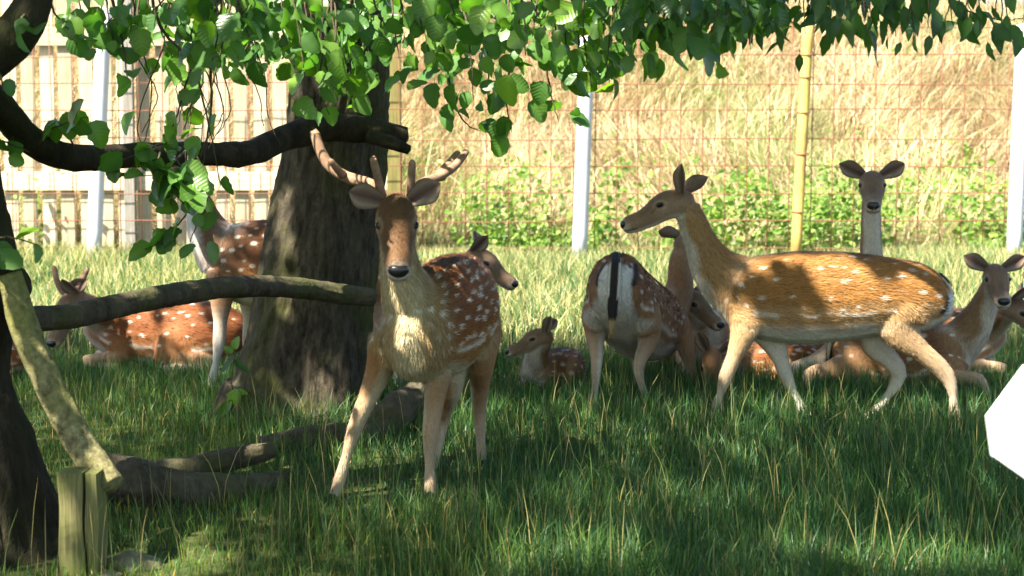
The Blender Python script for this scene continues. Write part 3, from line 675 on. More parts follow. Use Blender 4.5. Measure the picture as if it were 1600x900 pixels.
for q in ((130, 755, 5.2, .05), (150, 800, 5.15, .05), (145, 870, 5.15, .03), (700, 560, 6.5, .06),
          (1560, 430, 8.6, .16), (1500, 540, 8.7, .18), (1590, 490, 9.1, .14), (1440, 560, 8.8, .14), (1362, 290, 8.7, .14), (1361, 360, 8.8, .12), (965, 450, 8.3, .18), (1000, 520, 8.5, .2), (930, 560, 8.4, .14), (1060, 460, 9.3, .14),
          (630, 635, 7.5, .12), (590, 670, 7.4, .10), (560, 400, 8.0, .12), (540, 300, 8.0, .14), (560, 500, 8.0, .14), (500, 480, 7.9, .12), (450, 560, 8.0, .12), (1375, 405, 7.95, .07), (1240, 448, 7.9, .09), (1185, 455, 7.9, .05), (1095, 360, 7.95, .10), (1020, 340, 8.0, .12)):
    SHADES.append((P(*q[:3]), q[3], 4.2, 1.2, 7 if q[0] < 160 else int(40+2600*q[3]**2)))
for u, v in ((30, 492), (62, 566), (92, 628), (126, 690), (156, 738)):
    SHADES.append((P(u, v, 5.33), .014, 1.6, .06, 3))
def crown(par, cx, cy, n, seed):
    rr = np.random.default_rng(seed)
    # footprint on the ground first, then up along the sun
    gx = rr.uniform(-4.6, 6.6, n); gy = rr.uniform(-0.5, 12.2, n)
    edge = 11.3 + 0.7*vnoise(gx*0.9, gx*0+1.0, 51) 
    k = gy < edge
    h = 3.7 + 4.0*rr.random(n)
    p = np.stack([gx, gy, np.zeros(n)], 1) + SUN*(h/SUN[2])[:, None]
    near_main = (p[:, 0]+0.9)**2+(p[:, 1]-8.2)**2 < (p[:, 0]+1.9)**2+(p[:, 1]-5.4)**2
    k &= near_main if par is tree else ~near_main
    cl = vnoise(p[:, 0]*2.1+h*0.7, p[:, 1]*2.1-h*0.6, 52)+0.6*vnoise(p[:, 0]*4.7, p[:, 1]*4.7+h*2, 53)
    k &= cl > -0.75
    k &= h > 1.35 + 0.10*np.maximum(p[:, 1], 0) + 0.75
    p = p[k]; keepm = np.ones(len(p), bool)
    for c, r in FLECKS:
        d = p-c; t = d@SUN; off = np.linalg.norm(d-np.outer(t, SUN), axis=1)
        keepm &= ~((off < r+0.03) & (t > 0.4))
    p = p[keepm]
    if par is ltree: p = np.concatenate([p]+[c+SUN*(h0/SUN[2])+rr.normal(0, 1, (m_, 3))*r_*0.5 + SUN*rr.uniform(0, hr, (m_, 1)) for c, r_, h0, hr, m_ in SHADES])  # added shade-casting clumps merged into this crown mesh
    n = len(p)
    cc = np.array([[0.06, 0.14, 0.03]])*rr.uniform(0.7, 1.4, (n, 1))
    leaf_cloud('crown', p, rr.uniform(0.075, 0.12, n), rr.normal(size=(n, 3))*0.5+SUN*0.8, cc, M_CROWN, par)
crown(tree, 0, 0, 85000, 61); crown(ltree, 0, 0, 85000, 62)

# ------------------------------------------------------------------ sapling and white board
sp = G(368, 668); sapl = empty('sapling', (sp[0], sp[1], 0), 'spindly sapling with a few bright leaves before the stout trunk', 'sapling')
stem = catmull([np.array([sp[0], sp[1], -0.02]), P(372, 640, sp[1]), P(362, 600, sp[1]), P(368, 545, sp[1]), P(366, 535, sp[1])], 6)
link('stem', rod('stem', stem, np.linspace(0.004, 0.0015, len(stem)), 6, (0, 1, 0)), M_TWIG, sapl)
for u, v, du, dv in ((366, 560, -22, 22), (366, 562, 24, 20), (370, 608, -8, 42), (372, 608, 12, 38), (366, 545, 4, -18), (364, 550, -14, -8), (362, 625, -26, 30), (368, 640, 20, 22)):
    p = P(u, v, sp[1]-0.01); e = P(u+du, v+dv, sp[1]-0.03); d = nrm(e-p); nn = nrm(np.array([-0.2, -0.9, 0.4])+RNG.normal(0, .3, 3)); nn = nrm(nn-d*(nn@d)); bb = np.cross(nn, d)
    s = np.linalg.norm(e-p)/0.085
    o = bpy.data.objects.new('leaf', DARKL[2] if abs(du) > 15 else LEAVES[5]); COL.objects.link(o); o.parent = sapl
    M2 = Matrix(((d[0]*s, bb[0]*s*.8, nn[0]*s, 0), (d[1]*s, bb[1]*s*.8, nn[1]*s, 0), (d[2]*s, bb[2]*s*.8, nn[2]*s, 0), (0, 0, 0, 1))); M2.translation = Vector(p)-abs_loc(sapl); o.matrix_basis = M2

BY = 3.5
bpts = [(1541, 651), (1549, 712), (1600, 748), (1665, 752), (1722, 712), (1730, 648), (1672, 570), (1600, 571)]
wb = empty('sign_board', (P(1635, 660, BY)[0], BY+0.02, 0), 'plain white board with clipped corners out of focus before the deer', 'sign')
V = []
for yy in (-0.008, 0.008): V += [P(u, v, BY)+np.array([0, yy, 0]) for u, v in bpts]
ins = [np.array(P(1635, 662, BY))+(np.array(P(u, v, BY))-P(1635, 662, BY))*0.985+np.array([0, -0.012, 0]) for u, v in bpts]; V += ins
f = [tuple(range(8, 16)), tuple(range(23, 15, -1))]
for k in range(8): f += [(k, (k+1) % 8, 8+(k+1) % 8, 8+k), (16+k, 16+(k+1) % 8, (k+1) % 8, k)]
link('board', MB().add(V, f).mesh('board', False), M_BOARD, wb)
pp = P(1635, 600, BY); link('post', rod('post', catmull(np.array([[pp[0], BY+0.03, -0.1], [pp[0], BY+0.03, 0.5], [pp[0], BY+0.03, pp[2]]]), 3), 0.022, 12, (1, 0, 0)), M_WPOST, wb)

# ------------------------------------------------------------------ deer
DOE = dict(back=(.20, .085, .032), dorsal=(.07, .035, .017), flank=(.29, .155, .068), belly=(.55, .50, .42), neck=(.25, .145, .072), throat=(.50, .44, .35), head=(.18, .115, .07), face=(.245, .165, .105), leg=(.35, .25, .155), shin=(.41, .33, .24))
GOLD = dict(DOE, back=(.29, .135, .036), dorsal=(.13, .062, .022), flank=(.38, .23, .10), neck=(.30, .175, .07), head=(.22, .14, .08), face=(.28, .185, .115), leg=(.43, .32, .20), belly=(.60, .56, .47))
BUCK = dict(DOE, back=(.155, .054, .013), dorsal=(.06, .027, .011), flank=(.26, .12, .036), belly=(.45, .39, .24), neck=(.31, .205, .085), throat=(.42, .345, .19), head=(.125, .066, .03), face=(.27, .165, .088), leg=(.35, .245, .145), shin=(.35, .25, .16))
RED = dict(DOE, back=(.185, .062, .02), flank=(.25, .105, .04), neck=(.25, .125, .055))
FAWN = dict(DOE, back=(.17, .075, .034), flank=(.25, .135, .065), head=(.21, .125, .07), face=(.29, .19, .12), neck=(.26, .155, .085))

HEAD_ST = [(-.05,-.014,.034,.040),(-.025,-.006,.050,.058),(.015,.001,.060,.067),(.06,.002,.064,.068),(.10,-.008,.062,.064),(.13,-.022,.053,.058),(.165,-.036,.046,.052),(.205,-.047,.042,.046),(.245,-.053,.040,.044),(.275,-.056,.036,.038),(.288,-.056,.022,.022)]
FL_T = [0, .5, 1, 1.5, 2, 2.5, 3, 3.5, 4]
FORE_A = [.095, .085, .060, .037, .0335, .0175, .0275, .021, .029]; FORE_L = [.05, .055, .046, .033, .026, .0165, .0205, .018, .022]
HIND_A = [.13, .135, .10, .048, .040, .0195, .028, .022, .029]; HIND_L = [.07, .080, .058, .037, .026, .0175, .0215, .019, .022]
GROUP = 'fallow deer resting and standing in the shade'

def remesh(V, fc, voxel, it):
    me = MB().add(V, fc).mesh('tmp'); o = bpy.data.objects.new('tmp', me); COL.objects.link(o)
    r = o.modifiers.new('r', 'REMESH'); r.mode = 'VOXEL'; r.voxel_size = voxel; r.use_smooth_shade = True
    s = o.modifiers.new('s', 'SMOOTH'); s.factor = 0.5; s.iterations = it
    dg = bpy.context.evaluated_depsgraph_get(); ev = o.evaluated_get(dg); m2 = bpy.data.meshes.new_from_object(ev)
    bpy.data.objects.remove(o); bpy.data.meshes.remove(me)
    n = len(m2.vertices); co = np.zeros(n*3, np.float32); m2.vertices.foreach_get('co', co)
    no = np.zeros(n*3, np.float32); m2.vertices.foreach_get('normal', no)
    lt = np.zeros(len(m2.polygons), np.int32); m2.polygons.foreach_get('loop_total', lt)
    li = np.zeros(len(m2.loops), np.int32); m2.loops.foreach_get('vertex_index', li)
    bpy.data.meshes.remove(m2)
    return co.reshape(-1, 3).astype(float), no.reshape(-1, 3).astype(float), li, lt

def ear_geo(base, d, face, L, Wd):
    """cupped ear: outer and inner skin; returns verts, faces, colours"""
    d = nrm(d); face = nrm(face - d*(face@d)); s = np.cross(d, face); nl, na = 9, 7
    V = []; C = []; f = []
    for layer in (0, 1):
        for i in range(nl+1):
            t = i/nl; w = Wd*(0.34+0.66*math.sin(math.pi*min(1, 0.06+t*0.62)))*(1-max(0, (t-0.52)/0.48)**2.3)+0.0015
            for j in range(na):
                a = -1+2*j/(na-1)
                cup = (a*a)*(0.85-0.55*t)*w + 0.10*L*t*t*0.5
                p = base + d*(t*L) + s*(a*w) + face*(cup + (0.0 if layer == 0 else -0.0055*(1-0.6*abs(a))))
                V.append(p)
                if layer == 0:
                    e = abs(a); c = np.array([0.085, 0.045, 0.034])*(1-e**1.5)+np.array([0.40, 0.32, 0.24])*e**1.5
                    c = c*(0.8+0.3*t)
                else: c = np.array([0.17, 0.115, 0.08])
                if abs(a) > 0.95 or i == nl: c = np.array([0.12, 0.08, 0.055])
                C.append(c)
    N = (nl+1)*na
    for l in (0, 1):
        for i in range(nl):
            for j in range(na-1):
                q = (l*N+i*na+j, l*N+i*na+j+1, l*N+(i+1)*na+j+1, l*N+(i+1)*na+j); f.append(q if l == 0 else q[::-1])
    for i in range(nl):
        for j, r in ((0, False), (na-1, True)):
            q = (i*na+j, (i+1)*na+j, N+(i+1)*na+j, N+i*na+j); f.append(q if not r else q[::-1])
    return np.array(V), f, np.array(C)

def deer(name, label, torso, head, legs, pal, fwd, neck=None, hs=1.0, ears=None, antlers=None, voxel=0.007, hairs=22000, spots=130, tail=True, seed=1, cat='deer', lie=False, spot_r=0.0078, furlen=1.0, headup=(0, 0, 1), hoof=True, tailpts=None, group=GROUP, earl=.132):
    rr = np.random.default_rng(seed); fwd = nrm(np.array([fwd[0], fwd[1], 0.])); left = np.array([-fwd[1], fwd[0], 0.])
    tc = np.array([t[0] for t in torso]); tw = np.array([t[1] for t in torso]); th = np.array([t[2] for t in torso])
    root = empty(name, (float(tc[:, 0].mean()), float(tc[:, 1].mean()), 0), label, cat, group)
    T = {}                                        # tube samples: C, rs, ru, side
    def add(key, pts, rs, ru, side, n=5, zmin=None):
        C = catmull(pts, n); R = catmull(np.stack([rs, ru, np.zeros(len(rs))], 1), n)
        T[key] = (C, np.maximum(R[:, 0], .003), np.maximum(R[:, 1], .003), np.broadcast_to(side, C.shape) if np.ndim(side) == 1 else side)
    add('torso', tc, tw, th, left)
    ho, hn = np.array(head[0], float), np.array(head[1], float); hf = nrm(hn-ho); hu = np.array(headup, float); hu = nrm(hu-hf*(hu@hf)); hl = np.cross(hu, hf)
    # tilt the head axis so that the dropped muzzle ends at the given nose point
    ang = math.atan2(0.056, 0.29); hf, hu = nrm(hf*math.cos(ang)+hu*math.sin(ang)), nrm(hu*math.cos(ang)-hf*math.sin(ang))
    st = np.array(HEAD_ST); hp = ho + (st[:, :1]*hf + st[:, 1:2]*hu)*hs
    add('head', hp, st[:, 2]*hs, st[:, 3]*hs, hl, 4)
    if neck is None:
        s = torso[-3]; p0 = s[0]+np.array([0, 0, .25*s[2]]); p3 = ho-hf*0.01*hs-hu*0.012*hs
        mid1 = p0*0.62+p3*0.38+fwd*0.035*hs; mid2 = p0*0.28+p3*0.72+fwd*0.02*hs
        neck = [(p0, .098*hs, .135*hs), (mid1, .075*hs, .092*hs), (mid2, .058*hs, .066*hs), (p3, .050*hs, .055*hs)]
    npnt = np.array([q[0] for q in neck]); sides = catmull(np.array([left*(1-k)+hl*k*0.8+left*k*0.2 for k in np.linspace(0, 1, len(neck))]), 5)
    add('neck', npnt, [q[1] for q in neck], [q[2] for q in neck], sides)
    for k, (kind, pts) in enumerate(legs):
        pts = np.array([np.array(p, float) for p in pts]); pts[-1][2] = min(max(pts[-1][2], 0.012), 0.03) if not lie else pts[-1][2]
        C = catmull(pts, 6); tt = np.linspace(0, 4, len(C)); a, l = (FORE_A, FORE_L) if kind == 'f' else (HIND_A, HIND_L)
        sc = hs if hs < 0.85 else min(1.12, 0.4+0.6*hs)
        T['leg%d' % k] = (C, np.interp(tt, FL_T, l)*sc, np.interp(tt, FL_T, a)*sc, np.broadcast_to(left, C.shape))
    mb = MB()
    for k, (C, rs, ru, sd) in T.items():
        V, f = tube(C, rs, ru, sd, 18, 0.55); mb.add(V, f)
    # brow ridges and cheeks
    for sgn in (1, -1):
        c0 = ho+(hf*.095+hl*.045*sgn+hu*.021)*hs
        V, f = tube(np.array([c0-hf*.022*hs, c0, c0+hf*.022*hs]), np.array([.010, .017, .010])*hs, np.array([.010, .019, .010])*hs, hl, 10); mb.add(V, f)
    co, no, li, lt = remesh(np.concatenate(mb.v), mb.f, voxel, 5)
    # ---- coat colour from the place on the body
    n = len(co); keys = list(T); S = np.zeros((len(keys), n)); Q = {}
    for i, k in enumerate(keys):
        C, rs, ru, sd = T[k]; Tt, Ss, Uu = frames(C, sd); best = np.full(n, 9e9); bi = np.zeros(n, int)
        for j in range(len(C)):
            d = co-C[j]; q = ((d@Ss[j])/rs[j])**2+((d@Uu[j])/ru[j])**2+((d@Tt[j])/(0.5*(rs[j]+ru[j])))**2
            m_ = q < best; best[m_] = q[m_]; bi[m_] = j
        S[i] = np.sqrt(best); d = co-C[bi]
        Q[k] = (bi/(len(C)-1), (d*Ss[bi]).sum(1)/rs[bi], (d*Uu[bi]).sum(1)/ru[bi], Tt[bi])
    Wt = np.exp(-9*(S-S.min(0))); 
    for i, k in enumerate(keys):
        if k.startswith('leg'): Wt[i] *= np.clip(Q[k][0]*6.5-0.5, 0.02, 1)
    Wt /= Wt.sum(0)
    pc = {k: np.array(v) for k, v in pal.items()}
    def sm(x, a, b): t = np.clip((x-a)/(b-a), 0, 1); return (t*t*(3-2*t))[:, None]
    wob = np.array([mnoise.noise(Vector(p*9.0)) for p in co[::1]]) if n < 90000 else np.zeros(n)
    col = np.zeros((n, 3)); lay = np.zeros((n, 3)); fl_ = np.zeros(n)
    for i, k in enumerate(keys):
        t, s, u, tt = Q[k]
        if k == 'torso':
            v = u+0.16*wob
            c = pc['belly']*(1-sm(v, -.78, -.52))+pc['flank']*sm(v, -.78, -.52)
            c = c*(1-sm(v, -.42, .12))+pc['back']*sm(v, -.42, .12)
            c = c*(1-sm(v, .84, .98))+pc['dorsal']*sm(v, .84, .98); L_ = 0.024
            chest = sm(t, .70, .86); cc_ = pc['throat']*(1-sm(np.abs(s)+.15*wob, .3, .75))+pc['neck']*sm(np.abs(s)+.15*wob, .3, .75); c = c*(1-chest)+cc_*chest; dr = nrm(-tt*(1-chest)-np.array([0, 0, 1.])*chest)
        elif k == 'neck':
            v = u+0.25*wob; c = pc['throat']*(1-sm(v, -.75, -.3))+pc['neck']*sm(v, -.75, -.3)
            nb = sm(v, .2, .9)*(1-sm(t, .35, .95)); c = c*(1-nb*.7)+pc['back']*nb*.7; L_ = 0.025; dr = -tt
        elif k == 'head':
            c = pc['face']*(1-sm(u, -.1, .6))+pc['head']*sm(u, -.1, .6)
            ch = (1-sm(u, -.85, -.5)); c = c*(1-ch)+np.array([.62, .56, .46])*ch
            mz = sm(t, .80, .9)*(1-sm(u, -.1, .5)); c = c*(1-mz*.75)+np.array([.60, .52, .43])*mz*.75
            rg = sm(u, .35, .8)*np.exp(-((t-.62)/.16)**2)[:, None]*(1-sm(np.abs(s), .15, .6))*.45; c = c*(1-rg)+pc['dorsal']*rg
            ck = np.exp(-((t-.42)/.12)**2)[:, None]*(1-sm(u, -.5, .1))*.4; c = c*(1-ck)+np.array([.42, .33, .23])*ck
            bw = np.exp(-((t-.90)/.035)**2)[:, None]*sm(u, -.2, .5)*.55; c = c*(1-bw)+np.array([.46, .38, .29])*bw
            sd_ = np.exp(-((t-.60)/.13)**2)[:, None]*sm(np.abs(s), .35, .8)*sm(u, -.5, 0.)*.4; c = c*(1-sd_)+pc['head']*.55*sd_
            fr = np.exp(-((t-.30)/.10)**2)[:, None]*sm(u, .5, .9)*.35; c = c*(1-fr)+pc['dorsal']*fr
            L_ = 0.009; dr = -tt
        else:
            c = pc['leg']*(1-sm(t, .35, .7))+pc['shin']*sm(t, .35, .7)
            kind = legs[int(k[3:])][0]; up_ = 1-sm(t, .16, .62 if kind == 'h' else .52); c = c*(1-up_)+pc['flank']*up_
            sgn = 1 if ((T[k][0][0]-tc.mean(0))@left) > 0 else -1
            inn = sm(-s*sgn, .1, .8); c = c*(1-inn*.75)+pc['belly']*inn*.75
            kn = np.exp(-((t-.5)/.05)**2)[:, None]*sm(u, -.2, .6)*.45; c = c*(1-kn)+np.array([.34, .22, .12])*kn
            if hoof: hh = sm(t, .965, .985); c = c*(1-hh)+np.array([.03, .026, .022])*hh
            L_ = 0.011; dr = tt
        w = Wt[i][:, None]; col += c*w; lay += dr*w; fl_ += L_*Wt[i]
    it = keys.index('torso'); tor = Wt[it]; tq = Q['torso']
    hw_ = sum(Wt[i] for i, k in enumerate(keys) if k.startswith('leg') and legs[int(k[3:])][0] == 'h')
    reg = ((tor+hw_) > .75) & (tq[2] > -.30) & (tq[2] < .93) & (tq[0] < .9) & (S[it] < 1.5)
    cand = np.where(reg)[0]
    if spots and len(cand):
        pts = []; rr.shuffle(cand)
        for c_ in cand[:6000]:
            p = co[c_]
            if all(np.sum((p-q)**2) > (0.040+0.022*rr.random())**2 for q in pts): pts.append(p)
            if len(pts) >= spots: break
        ax = nrm(tc[-1]-tc[0])
        for p in pts:
            d = co-p; al = d@ax; per = np.sqrt(np.maximum((d*d).sum(1)-al*al, 0)); r = spot_r*rr.uniform(.6, 1.4)
            m_ = np.clip(1.45-np.sqrt((al/(r*1.7))**2+(per/r)**2), 0, 1)[:, None]; m_ = np.minimum(1, m_*1.8)*reg[:, None]
            k_ = rr.uniform(.45, .85); col = col*(1-m_*k_)+np.array([.64, .585, .48])*m_*k_
        # broken pale line along the flank and up the haunch
        ln = np.exp(-((tq[2]+.36+.08*wob)/.055)**2)*(tor > .7)*(tq[0] > .22)*(tq[0] < .72)*(wob > -.25)
        col = col*(1-.75*ln[:, None])+np.array([.64, .585, .48])*.75*ln[:, None]
    # rump: white patch with black edges round the tail
    tb = tc[0]+np.array([0, 0, th[0]*.75]); d = co-tb; yl = d@left; bk = -(d@fwd); zz = d[:, 2]
    if not lie:
        rear = (no@(-fwd) > .12) & (np.abs(yl) < .13) & (bk > -.16) & (tor+hw_ > .4)
        ay = np.abs(yl)+.006*wob; al = .052+.034*np.sin(math.pi*np.clip((-zz-.02)/.17, 0, 1))
        wide = np.where(zz > -.13, al, .086-.12*np.clip(-zz-.13, 0, .2))
        wm = np.clip((wide-ay)/.010+.5, 0, 1)*np.clip((-.035-zz)/.015+.5, 0, 1)*np.clip((zz+.30)/.08, 0, 1)*rear
        bm = np.clip(1.5-np.abs(ay-al-.006)/.009, 0, 1)*np.clip((-.028-zz)/.012, 0, 1)*np.clip((zz+.15)/.02, 0, 1)*rear
        col = col*(1-wm[:, None])+np.array([.60, .57, .51])*wm[:, None]; col = col*(1-bm[:, None])+np.array([.022, .018, .016])*bm[:, None]
    # face marks: pale eye rings, dark tear line, lips
    for sgn in (1, -1):
        ec = ho+(hf*.104+hl*.056*sgn+hu*.012)*hs; dv = co-ec; dv = dv+np.outer(dv@hu, hu)*.55; dd = np.linalg.norm(dv, axis=1)/hs
        m_ = (np.clip(1-np.abs(dd-.031)/.009, 0, 1)*.22)[:, None]; col = col*(1-m_)+np.array([.58, .47, .36])*m_
        m_ = np.clip((.0225-dd)/.006, 0, 1)[:, None]; col = col*(1-m_)+np.array([.03, .022, .018])*m_
    for sgn in (1, -1):
        q0 = ho+(hf*.118+hl*.054*sgn+hu*.004)*hs; q1 = ho+(hf*.150+hl*.046*sgn-hu*.018)*hs; d = q1-q0; t_l = np.clip(((co-q0)@d)/(d@d), 0, 1); m_ = np.clip(1.3-np.linalg.norm(co-q0-np.outer(t_l, d), axis=1)/(.0045*hs), 0, 1)[:, None]*.55; col = col*(1-m_)+np.array([.05, .035, .028])*m_
    mo = ho+(hf*.262-hu*.078)*hs; d = co-mo; m_ = (np.exp(-((d@hu)/(.0045*hs))**2)*(np.abs(d@hf) < .034*hs)*(Wt[keys.index('head')] > .8)*.7)[:, None]; col = col*(1-m_)+np.array([.06, .045, .04])*m_
    col *= (1+.10*wob)[:, None]
    # ---- ears
    Vs, Cs, extra, tots = [co], [col], [li], [lt]; nn = n
    if ears is None: ears = [(hl*.84+hu*.50-hf*.12, hf+hu*.1), (-hl*.84+hu*.50-hf*.12, hf+hu*.1)]
    for sgn, (d, fc_) in zip((1, -1), ears):
        base = ho+(-hf*.012+hl*.040*sgn+hu*.038)*hs
        V, f, C = ear_geo(base, np.array(d), np.array(fc_), earl*hs, .042*hs)
        Vs.append(V); Cs.append(C); extra.append(np.array([i+nn for q in f for i in q], np.int32)); tots.append(np.full(len(f), 4, np.int32)); nn += len(V)
    me = np_mesh('body', np.concatenate(Vs), np.concatenate(extra), np.concatenate(tots), np.clip(np.concatenate(Cs), 0, 1))
    body = link('body', me, M_COAT, root)
    # ---- fur
    if hairs:
        pw = 1+2.2*Wt[keys.index('head')]; idx = rr.choice(n, hairs, p=pw/pw.sum()); lay = nrm(lay - no*(lay*no).sum(1, keepdims=True))
        p = co[idx]+rr.normal(0, voxel*.4, (hairs, 3)); N_ = no[idx]; l_ = nrm(lay[idx]+rr.normal(0, .16, (hairs, 3))); l_ = nrm(l_-N_*(l_*N_).sum(1, keepdims=True)); sd = np.cross(N_, l_)
        L_ = fl_[idx]*rr.uniform(.6, 1.3, hairs)*furlen; lift = rr.uniform(.10, .42, hairs)
        wd = np.clip(L_*.075, .0007, .0014)[:, None]
        a = p-N_*.001; tip = a+l_*L_[:, None]+N_*(L_*lift)[:, None]
        V = np.stack([a-sd*wd, a+sd*wd, tip], 1).reshape(-1, 3)
        eye_d = np.minimum(*[np.linalg.norm(p-(ho+(hf*.104+hl*.056*g+hu*.012)*hs), axis=1) for g in (1, -1)])
        cc = np.repeat(col[idx]*rr.uniform(.5, 1.4, (hairs, 1)), 3, 0)
        kf = (eye_d > .022*hs); sel = np.repeat(kf, 3); V = V[sel]; cc = cc[sel]; m3 = len(V)//3
        fo = link('fur', np_mesh('fur', V, np.arange(m3*3), np.full(m3, 3), np.clip(cc, 0, 1), False), M_FUR, root)
    # ---- eyes, nose
    for sgn in (1, -1):
        ed = nrm(hl*sgn+hf*.38+hu*.10); c0 = ho+(hf*.103+hl*.0535*sgn+hu*.012)*hs
        V, f = tube(np.array([c0+ed*x*.0135*hs for x in (-.9, -.5, 0, .5, .9)]), np.array([.42, .87, 1, .87, .42])*.0175*hs, np.array([.42, .87, 1, .87, .42])*.0108*hs, hf-ed*(ed@hf)-hu*.18, 12, .25)
        link('eye', MB().add(V, f).mesh('eye'), M_EYE, root)
    c0 = ho+(hf*.281-hu*.043)*hs
    V, f = tube(np.array([c0+(hl*x*.0295+hf*(.0105*(1-x*x)-.003)-hu*(.006*(1-abs(x))))*hs for x in (-1, -.8, -.5, -.2, 0, .2, .5, .8, 1)]), np.array([.35, .75, .95, 1, .96, 1, .95, .75, .35])*.0135*hs, np.array([.4, .75, .95, 1.05, 1.1, 1.05, .95, .75, .4])*.019*hs, hf, 14, .3)
    link('nose', MB().add(V, f).mesh('nose'), M_NOSE, root)
    # ---- tail
    if tail:
        tp_ = tailpts if tailpts is not None else [tb+fwd*.02, tb-fwd*.035*hs-np.array([0, 0, .03]), tb-fwd*.05*hs-np.array([0, 0, .11*hs]), tb-fwd*.045*hs-np.array([0, 0, .18*hs])]
        C = catmull(tp_, 6); V, f = tube(C, np.interp(np.linspace(0, 1, len(C)), [0, .3, .7, 1], [.022, .030, .028, .010]), np.interp(np.linspace(0, 1, len(C)), [0, .4, 1], [.018, .014, .006]), left, 12)
        sidev = np.abs((V-np.vstack([np.repeat(C, 12, 0), C[:1], C[-1:]]))@left)
        tt = np.concatenate([np.repeat(np.linspace(0, 1, len(C)), 12), [0, 1]])
        cc = np.where((sidev > .0245)[:, None], np.array([[.62, .58, .5]]), np.array([[.022, .018, .016]])); cc = np.where((tt > .86)[:, None], np.array([[.36, .24, .12]]), cc)
        tme = MB().add(V, f).mesh('tail', True, cc); link('tail', tme, M_COAT, root)
        hn_ = 900; i_ = rr.integers(0, len(V)-2, hn_); r_ = V[i_]; out = nrm(r_-C[np.minimum(i_//12, len(C)-1)]); dn_ = frames(C, left)[0][np.minimum(i_//12, len(C)-1)]
        sd = nrm(np.cross(out, dn_)); tip = r_+dn_*(.035*rr.uniform(.6, 1.3, hn_))[:, None]+out*.008; HV = np.stack([r_-sd*.0012, r_+sd*.0012, tip], 1).reshape(-1, 3)
        link('tail_hair', np_mesh('tail_hair', HV, np.arange(len(HV)), np.full(hn_, 3), np.repeat(cc[i_], 3, 0), False), M_FUR, root)
    # ---- antlers in velvet
    for beams in (antlers or []):
        mb = MB()
        for pts, r0, r1 in beams:
            C = catmull(pts, 7); k = len(C); r = np.linspace(r0, r1, k)*(1+.02*np.sin(np.arange(k)*1.7)); r[0] *= 1.12; r[-1] *= .8
            V, f = tube(C, r, r, (0.1, 1, 0.05), 14, .8); mb.add(V, f)
        link('antler', mb.mesh('antler'), M_VELVET, root)
    return root

def px_torso(st, Y):
    out = []
    for u, t, b, w in st:
        a, c = P(u, t, Y), P(u, b, Y); out.append(((a+c)/2, w, (a[2]-c[2])/2))
    return out
def px(*l): return [P(*q) for q in l]
def local(x, y, yaw, s):
    f = np.array([math.cos(yaw), math.sin(yaw), 0]); l = np.array([-f[1], f[0], 0]); o = np.array([x, y, 0.])
    return f, (lambda a, b, c: o+(f*a+l*b)*s+np.array([0, 0, c*s]))
def lying(x, y, yaw, s, flip=1):
    f, q = local(x, y, yaw, s)
    tor = [(q(a, 0, z), w*s, h*s) for a, z, w, h in [(-.48, .19, .07, .09), (-.43, .20, .13, .15), (-.28, .205, .185, .19), (-.08, .21, .19, .197), (.12, .22, .175, .19), (.27, .24, .145, .17), (.37, .275, .11, .14), (.43, .295, .07, .10)]]
    lg = []
    for g in (1, -1):
        lg.append(('f', [q(.28, .09*g, .24), q(.20, .13*g, .10), q(.42, .12*g, .055), q(.27, .15*g, .03), q(.20, .16*g, .025)]))
        lg.append(('h', [q(-.30, .10*g, .2), q(-.08, .18*g, .12), q(-.36, .19*g, .05), q(-.14, .23*g, .03), q(-.06, .24*g, .025)]))
    return f, tor, lg
def standing(x, y, yaw, s):
    f, q = local(x, y, yaw, s)
    tor = [(q(a, 0, z), w*s, h*s) for a, z, w, h in [(-.50, .685, .07, .09), (-.44, .655, .125, .145), (-.32, .625, .155, .178), (-.15, .60, .168, .193), (.05, .585, .172, .202), (.22, .592, .158, .2), (.34, .615, .13, .178), (.43, .645, .09, .13)]]
    lg = []
    for g in (1, -1):
        lg.append(('f', [q(.30, .085*g, .60), q(.26, .095*g, .42), q(.28, .085*g, .26), q(.28, .08*g, .09), q(.30, .08*g, .015)]))
        lg.append(('h', [q(-.36, .085*g, .62), q(-.27, .12*g, .46), q(-.47, .085*g, .28), q(-.43, .08*g, .09), q(-.40, .08*g, .015)]))
    return f, tor, lg
def X(u, Y): return P(u, 450, Y)[0]

